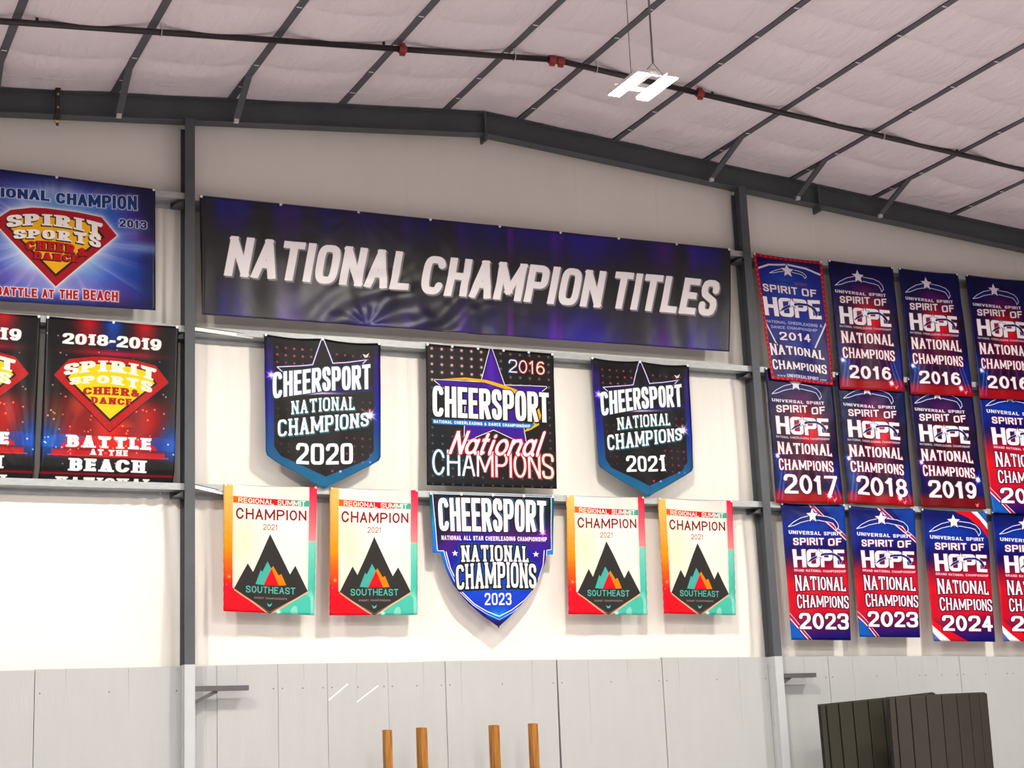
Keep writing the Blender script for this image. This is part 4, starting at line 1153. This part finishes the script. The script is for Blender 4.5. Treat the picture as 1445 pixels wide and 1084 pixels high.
# ================================================================== BANNERS
def banner(name, corners, m, label, group, outline=None, nx=22, ny=34, y_top=-.014, y_bot=-.045, wave=.010, seed=0, ncl=(0, 1), sag=.012, curl=0.0, grom=.016, fold=None, extra=None):
    """corners: TL, TR, BL, BR as (x, z); outline: rows (t, left, right) as fractions, for cut shapes"""
    tl, tr, bl, br = [np.array(c, float) for c in corners]
    T = np.linspace(0, 1, ny); S = np.linspace(0, 1, nx)
    if outline is not None:
        ts = [o[0] for o in outline]
        T = np.unique(np.concatenate([T, ts]))
        rowsL = []; 
        TT = []; LL = []; RR = []
        for t in T:
            hit = [o for o in outline if abs(o[0] - t) < 1e-9]
            if hit:
                for o in hit: TT.append(t); LL.append(o[1]); RR.append(o[2])
            else:
                TT.append(t); LL.append(np.interp(t, [o[0] for o in outline], [o[1] for o in outline])); RR.append(np.interp(t, [o[0] for o in outline], [o[2] for o in outline]))
        # keep the order inside doubled rows
        T = np.array(TT); Lf = np.array(LL)[:, None]; Rf = np.array(RR)[:, None]
        Sg = Lf + (Rf - Lf) * S[None, :]
        Tg = np.repeat(T[:, None], nx, 1)
    else:
        Sg, Tg = np.meshgrid(S, T)
    P = (tl[None, None] * (1 - Sg[..., None]) + tr * Sg[..., None]) * (1 - Tg[..., None]) + (bl * (1 - Sg[..., None]) + br * Sg[..., None]) * Tg[..., None]
    X, Z = P[..., 0], P[..., 1]
    # the top edge hangs between its fasteners
    pins = np.array(sorted(ncl)); k = np.searchsorted(pins, np.clip(Sg, 1e-6, 1 - 1e-6)) 
    a = pins[np.clip(k - 1, 0, len(pins) - 1)]; b = pins[np.clip(k, 0, len(pins) - 1)]
    f = np.where(b > a, (Sg - a) / np.maximum(b - a, 1e-6), 0)
    Z = Z - sag * 4 * f * (1 - f) * (b - a) * (1 - Tg) ** 4
    Y = y_top + (y_bot - y_top) * Tg ** .8
    grow = np.clip(Tg * 1.6 + .15, 0, 1)
    w1 = np.sin(X * 13 + 2.0 * vnoise(X * 1.5 + seed, Z * 1.1, seed) + seed * 1.7)
    Y = Y - wave * grow * (w1 + .6 * vnoise(X * 5 + seed * 3, Z * 3, seed + 1)) - wave * .35 * vnoise(X * 12, Z * 9 + seed, seed + 2)
    # gathers running down from the fasteners
    for q in pins:
        x0 = tl[0] + (tr[0] - tl[0]) * q
        dx = (X - x0); dz = np.maximum(tl[1] - Z, .02)
        Y = Y - wave * .6 * np.exp(-dz / .35) * np.sin(np.arctan2(dx, dz) * 14) * np.clip(dz / .1, 0, 1)
    if curl:
        Y = Y + curl * (np.abs(Sg - .5) * 2) ** 6 * Tg
    if fold is not None: Y = Y + fold(X, Z, Sg, Tg)
    me_uv = np.stack([Sg, 1 - Tg], -1)
    root = empty(name, (float((bl[0] + br[0]) / 2), 0, float(min(bl[1], br[1]))))
    ox, oz = root.location.x, root.location.z
    o = grid_mesh('cloth', np.stack([X - ox, Y, Z - oz], -1), m, root, uv=me_uv)
    md = o.modifiers.new('thick', 'SOLIDIFY'); md.thickness = .0025; md.offset = 1.0
    for q in (pins if grom else ()):
        x0 = tl[0] + (tr[0] - tl[0]) * q; z0 = tl[1] + (tr[1] - tl[1]) * q - .012
        x0 += .018 if q == 0 else (-.018 if q == 1 else 0)
        mb = MB(); mb.cyl((x0 - ox, y_top - .012, z0 - oz), (x0 - ox, y_top + .006, z0 - oz), grom, 10)
        mb.cyl((x0 - ox, y_top - .018, z0 - oz), (x0 - ox, y_top - .010, z0 - oz), grom * .55, 8)
        mb.build('fastener', M_GROM, root)
    if extra: extra(root, ox, oz)
    return tag(root, label, 'banner', group)

MT = paint_title()
def title_fold(X, Z, S, T):
    # slack, crumpled vinyl in the lower left half
    k = np.exp(-((S - .40) / .20) ** 2 - ((T - .85) / .42) ** 2)
    c = X * .55 - Z
    r = .020 * np.sin(c * 15 + 3 * vnoise(X * 1.7, Z * 1.7, 77)) + .012 * vnoise(X * 6 + Z * 4, Z * 5, 78)
    pt = np.exp(-(((X - 6.77) / .5) ** 2 + ((Z - 6.85) / .3) ** 2))
    return -k * r * .8 - .008 * pt * np.sin(np.arctan2(Z - 6.8, X - 6.77) * 9) - .03 * np.sin(PI * T) * (S > 0) * .6 - .008 * vnoise(X * 1.2, Z * 1.5, 55) * 1.0
pins = [0] + [q for q in (.146, .286, .424, .5, .5)][:0] + [.143, .280, .412, .540, .545, .648, .765, .876] + [1]
pins = [0, .135, .27, .40, .53, .648, .765, .885, 1]
banner('title_banner', ((4.745, 8.232), (11.985, 8.258), (4.765, 6.79), (11.83, 6.812)), MT, 'wide black and violet vinyl banner reading NATIONAL CHAMPION TITLES',
       None, nx=300, ny=64, y_top=-.02, y_bot=-.05, wave=.004, seed=3, ncl=pins, sag=.02, fold=title_fold, grom=.017)

banner('beach_banner', ((2.0, 8.31), (4.225, 8.252), (2.03, 6.765), (4.232, 6.800)), paint_2013(), 'blue and red landscape banner dated 2013 at the upper left',
       None, nx=60, ny=40, y_top=-.02, y_bot=-.035, wave=.003, seed=5, ncl=(0, .5, 1), sag=.005)
MS = paint_s18()
def tuck(X, Z, S, T): return np.clip((T - .93) / .045, 0, 1) * .045 - .012 * T * (1 - T) - .022 * (T ** 2) * (1 - T ** 8) * (1 + np.sin(np.arctan2(S - .02, 1.05 - T) * 26) * np.exp(-((S - 0) / .3) ** 2)) - .010 * T * (1 - T ** 8) * (1 + np.sin(S * 22))
banner('beach_banner', ((3.027, 6.645), (4.500, 6.634), (2.985, 4.815), (4.448, 4.815)), MS, 'black and red 2018-2019 banner with a yellow diamond crest, beside the left column',
       'black and red beach banners', nx=50, ny=60, y_top=-.022, y_bot=-.022, wave=.003, seed=6, ncl=(0, .5, 1), fold=tuck)
banner('beach_banner', ((1.47, 6.66), (2.966, 6.645), (1.44, 4.815), (2.925, 4.815)), MS, 'black and red beach banner cut by the left edge of the picture',
       'black and red beach banners', nx=50, ny=60, y_top=-.022, y_bot=-.022, wave=.003, seed=9, ncl=(0, .5, 1), fold=lambda X, Z, S, T: tuck(X, Z, 1 - S, T))

pen = [(0, 0, 1), (.775, .0, 1.0), (.80, .012, .985), (.84, .09, .90), (.88, .19, .80), (.93, .32, .68), (.97, .43, .575), (1, .497, .507)]
banner('pennant_banner', ((5.506, 6.622), (6.943, 6.609), (5.500, 4.822), (6.885, 4.812)), paint_pennant('2020'), 'blue edged pennant banner reading 2020 with a star outline',
       'pennant banners under the title', outline=pen, nx=40, ny=50, wave=.007, seed=12, ncl=(0, .494, 1), sag=.05, y_bot=-.05)
banner('pennant_banner', ((9.783, 6.617), (11.219, 6.605), (9.800, 4.845), (11.165, 4.845)), paint_pennant('2021'), 'blue edged pennant banner reading 2021, narrower at its left edge',
       'pennant banners under the title', outline=pen, nx=40, ny=50, wave=.012, seed=15, ncl=(0, .494, 1), sag=.05, y_bot=-.05, curl=.03)
banner('star_banner', ((7.529, 6.642), (9.253, 6.629), (7.475, 4.898), (9.200, 4.905)), paint_c2016(), 'square black banner dated 2016 with a violet star and golden swoosh',
       None, nx=44, ny=44, wave=.004, seed=18, ncl=(0, .2, .4, .6, .8, 1), sag=.01, y_bot=-.035)
sh = [(0, .0, 1.0), (.45, .015, .985), (.475, .02, .965), (.458, .07, .93), (.52, .085, .915), (.60, .115, .875), (.68, .155, .835), (.75, .205, .79), (.82, .275, .72), (.88, .35, .655), (.93, .42, .60), (.97, .48, .548), (.99, .515, .525)]
sh = [(0, .0, 1.0), (.45, .012, .985), (.452, .075, .93), (.52, .092, .912), (.60, .122, .878), (.68, .162, .838), (.75, .212, .79), (.82, .280, .72), (.88, .355, .655), (.93, .425, .60), (.97, .485, .548), (.99, .515, .525)]
banner('shield_banner', ((7.514, 4.814), (9.166, 4.819), (7.516, 3.21), (9.10, 3.21)), paint_c2023(), 'violet and blue shield shaped banner dated 2023 below the square one',
       None, outline=sh, nx=44, ny=50, wave=.006, seed=21, ncl=(0, .25, .5, .75, 1), sag=.01, y_bot=-.03)

MR = paint_region()
for i, (c, lb) in enumerate(((((5.019, 4.840), (6.118, 4.840), (5.003, 3.410), (6.060, 3.362)), 'cream mountain summit banner nearest the left column'),
              (((6.276, 4.838), (7.370, 4.842), (6.231, 3.362), (7.314, 3.365)), 'cream mountain summit banner between its twin and the shield banner'),
              (((9.338, 4.830), (10.434, 4.843), (9.281, 3.371), (10.372, 3.360)), 'cream mountain summit banner just right of the shield banner'),
              (((10.638, 4.835), (11.738, 4.832), (10.604, 3.378), (11.658, 3.354)), 'cream mountain summit banner nearest the right column'))):
    banner('summit_banner', c, MR, lb, 'cream mountain summit banners', nx=36, ny=46, wave=.008, seed=30 + i, ncl=(0, 1), sag=.02, y_bot=-.03, grom=.013,
           fold=lambda X, Z, S, T: -.006 * np.sin(Z * 60 + X * 30) * np.exp(-(S / .10) ** 2) - .006 * np.sin(Z * 55 - X * 30) * np.exp(-((1 - S) / .10) ** 2) * (T > .4))

H16 = paint_hope('2016', '16'); H23 = paint_hope('2023', '23'); H24 = paint_hope('2024', '24')
HB = [
    (((12.354, 8.240), (13.473, 8.218), (12.468, 6.478), (13.458, 6.447)), paint_h2014(), 'blue banner dated 2014 with a dotted red border, top row'),
    (((13.582, 8.246), (14.680, 8.241), (13.570, 6.404), (14.655, 6.428)), H16, 'dark blue and red 2016 banner next to the one with the red border'),
    (((14.785, 8.240), (15.836, 8.241), (14.761, 6.400), (15.857, 6.419)), H16, 'middle one of the three dark 2016 banners in the top row'),
    (((15.978, 8.243), (17.094, 8.248), (15.956, 6.403), (17.126, 6.424)), H16, 'last of the three dark 2016 banners, cut by the right edge'),
    (((12.400, 6.640), (13.470, 6.632), (12.384, 4.816), (13.454, 4.820)), paint_hope('2017', '17'), 'dark blue and red banner dated 2017, middle row beside the column'),
    (((13.540, 6.632), (14.680, 6.632), (13.544, 4.840), (14.612, 4.816)), paint_hope('2018', '18'), 'dark blue and red banner dated 2018 in the middle row'),
    (((14.750, 6.632), (15.860, 6.632), (14.744, 4.820), (15.860, 4.812)), paint_hope('2019', '19'), 'dark violet and deep red banner dated 2019 in the middle row'),
    (((15.975, 6.632), (17.149, 6.632), (15.980, 4.771), (17.146, 4.758)), paint_hope('2022', '23'), 'blue to red banner in the middle row cut by the right edge'),
    (((12.483, 4.819), (13.499, 4.826), (12.482, 3.039), (13.406, 3.024)), H23, 'blue to red 2023 banner in the bottom row beside the column'),
    (((13.561, 4.809), (14.658, 4.798), (13.550, 3.068), (14.534, 3.052)), H23, 'second blue to red 2023 banner in the bottom row'),
    (((14.766, 4.801), (15.901, 4.789), (14.769, 3.003), (15.810, 2.985)), H24, 'blue to red banner dated 2024 in the bottom row'),
    (((15.986, 4.790), (17.209, 4.780), (15.950, 2.993), (17.072, 2.965)), H24, 'bottom row blue to red banner cut by the right edge'),
]
for i, (c, m, lb) in enumerate(HB):
    banner('hope_banner', c, m, lb, 'tall blue and red banners right of the column', nx=32, ny=50, wave=.008 if i != 5 else .011, seed=50 + i, ncl=(0, 1), sag=.015,
           y_top=-.012, y_bot=-.060 if i < 8 else -.03, grom=.013, curl=.012)
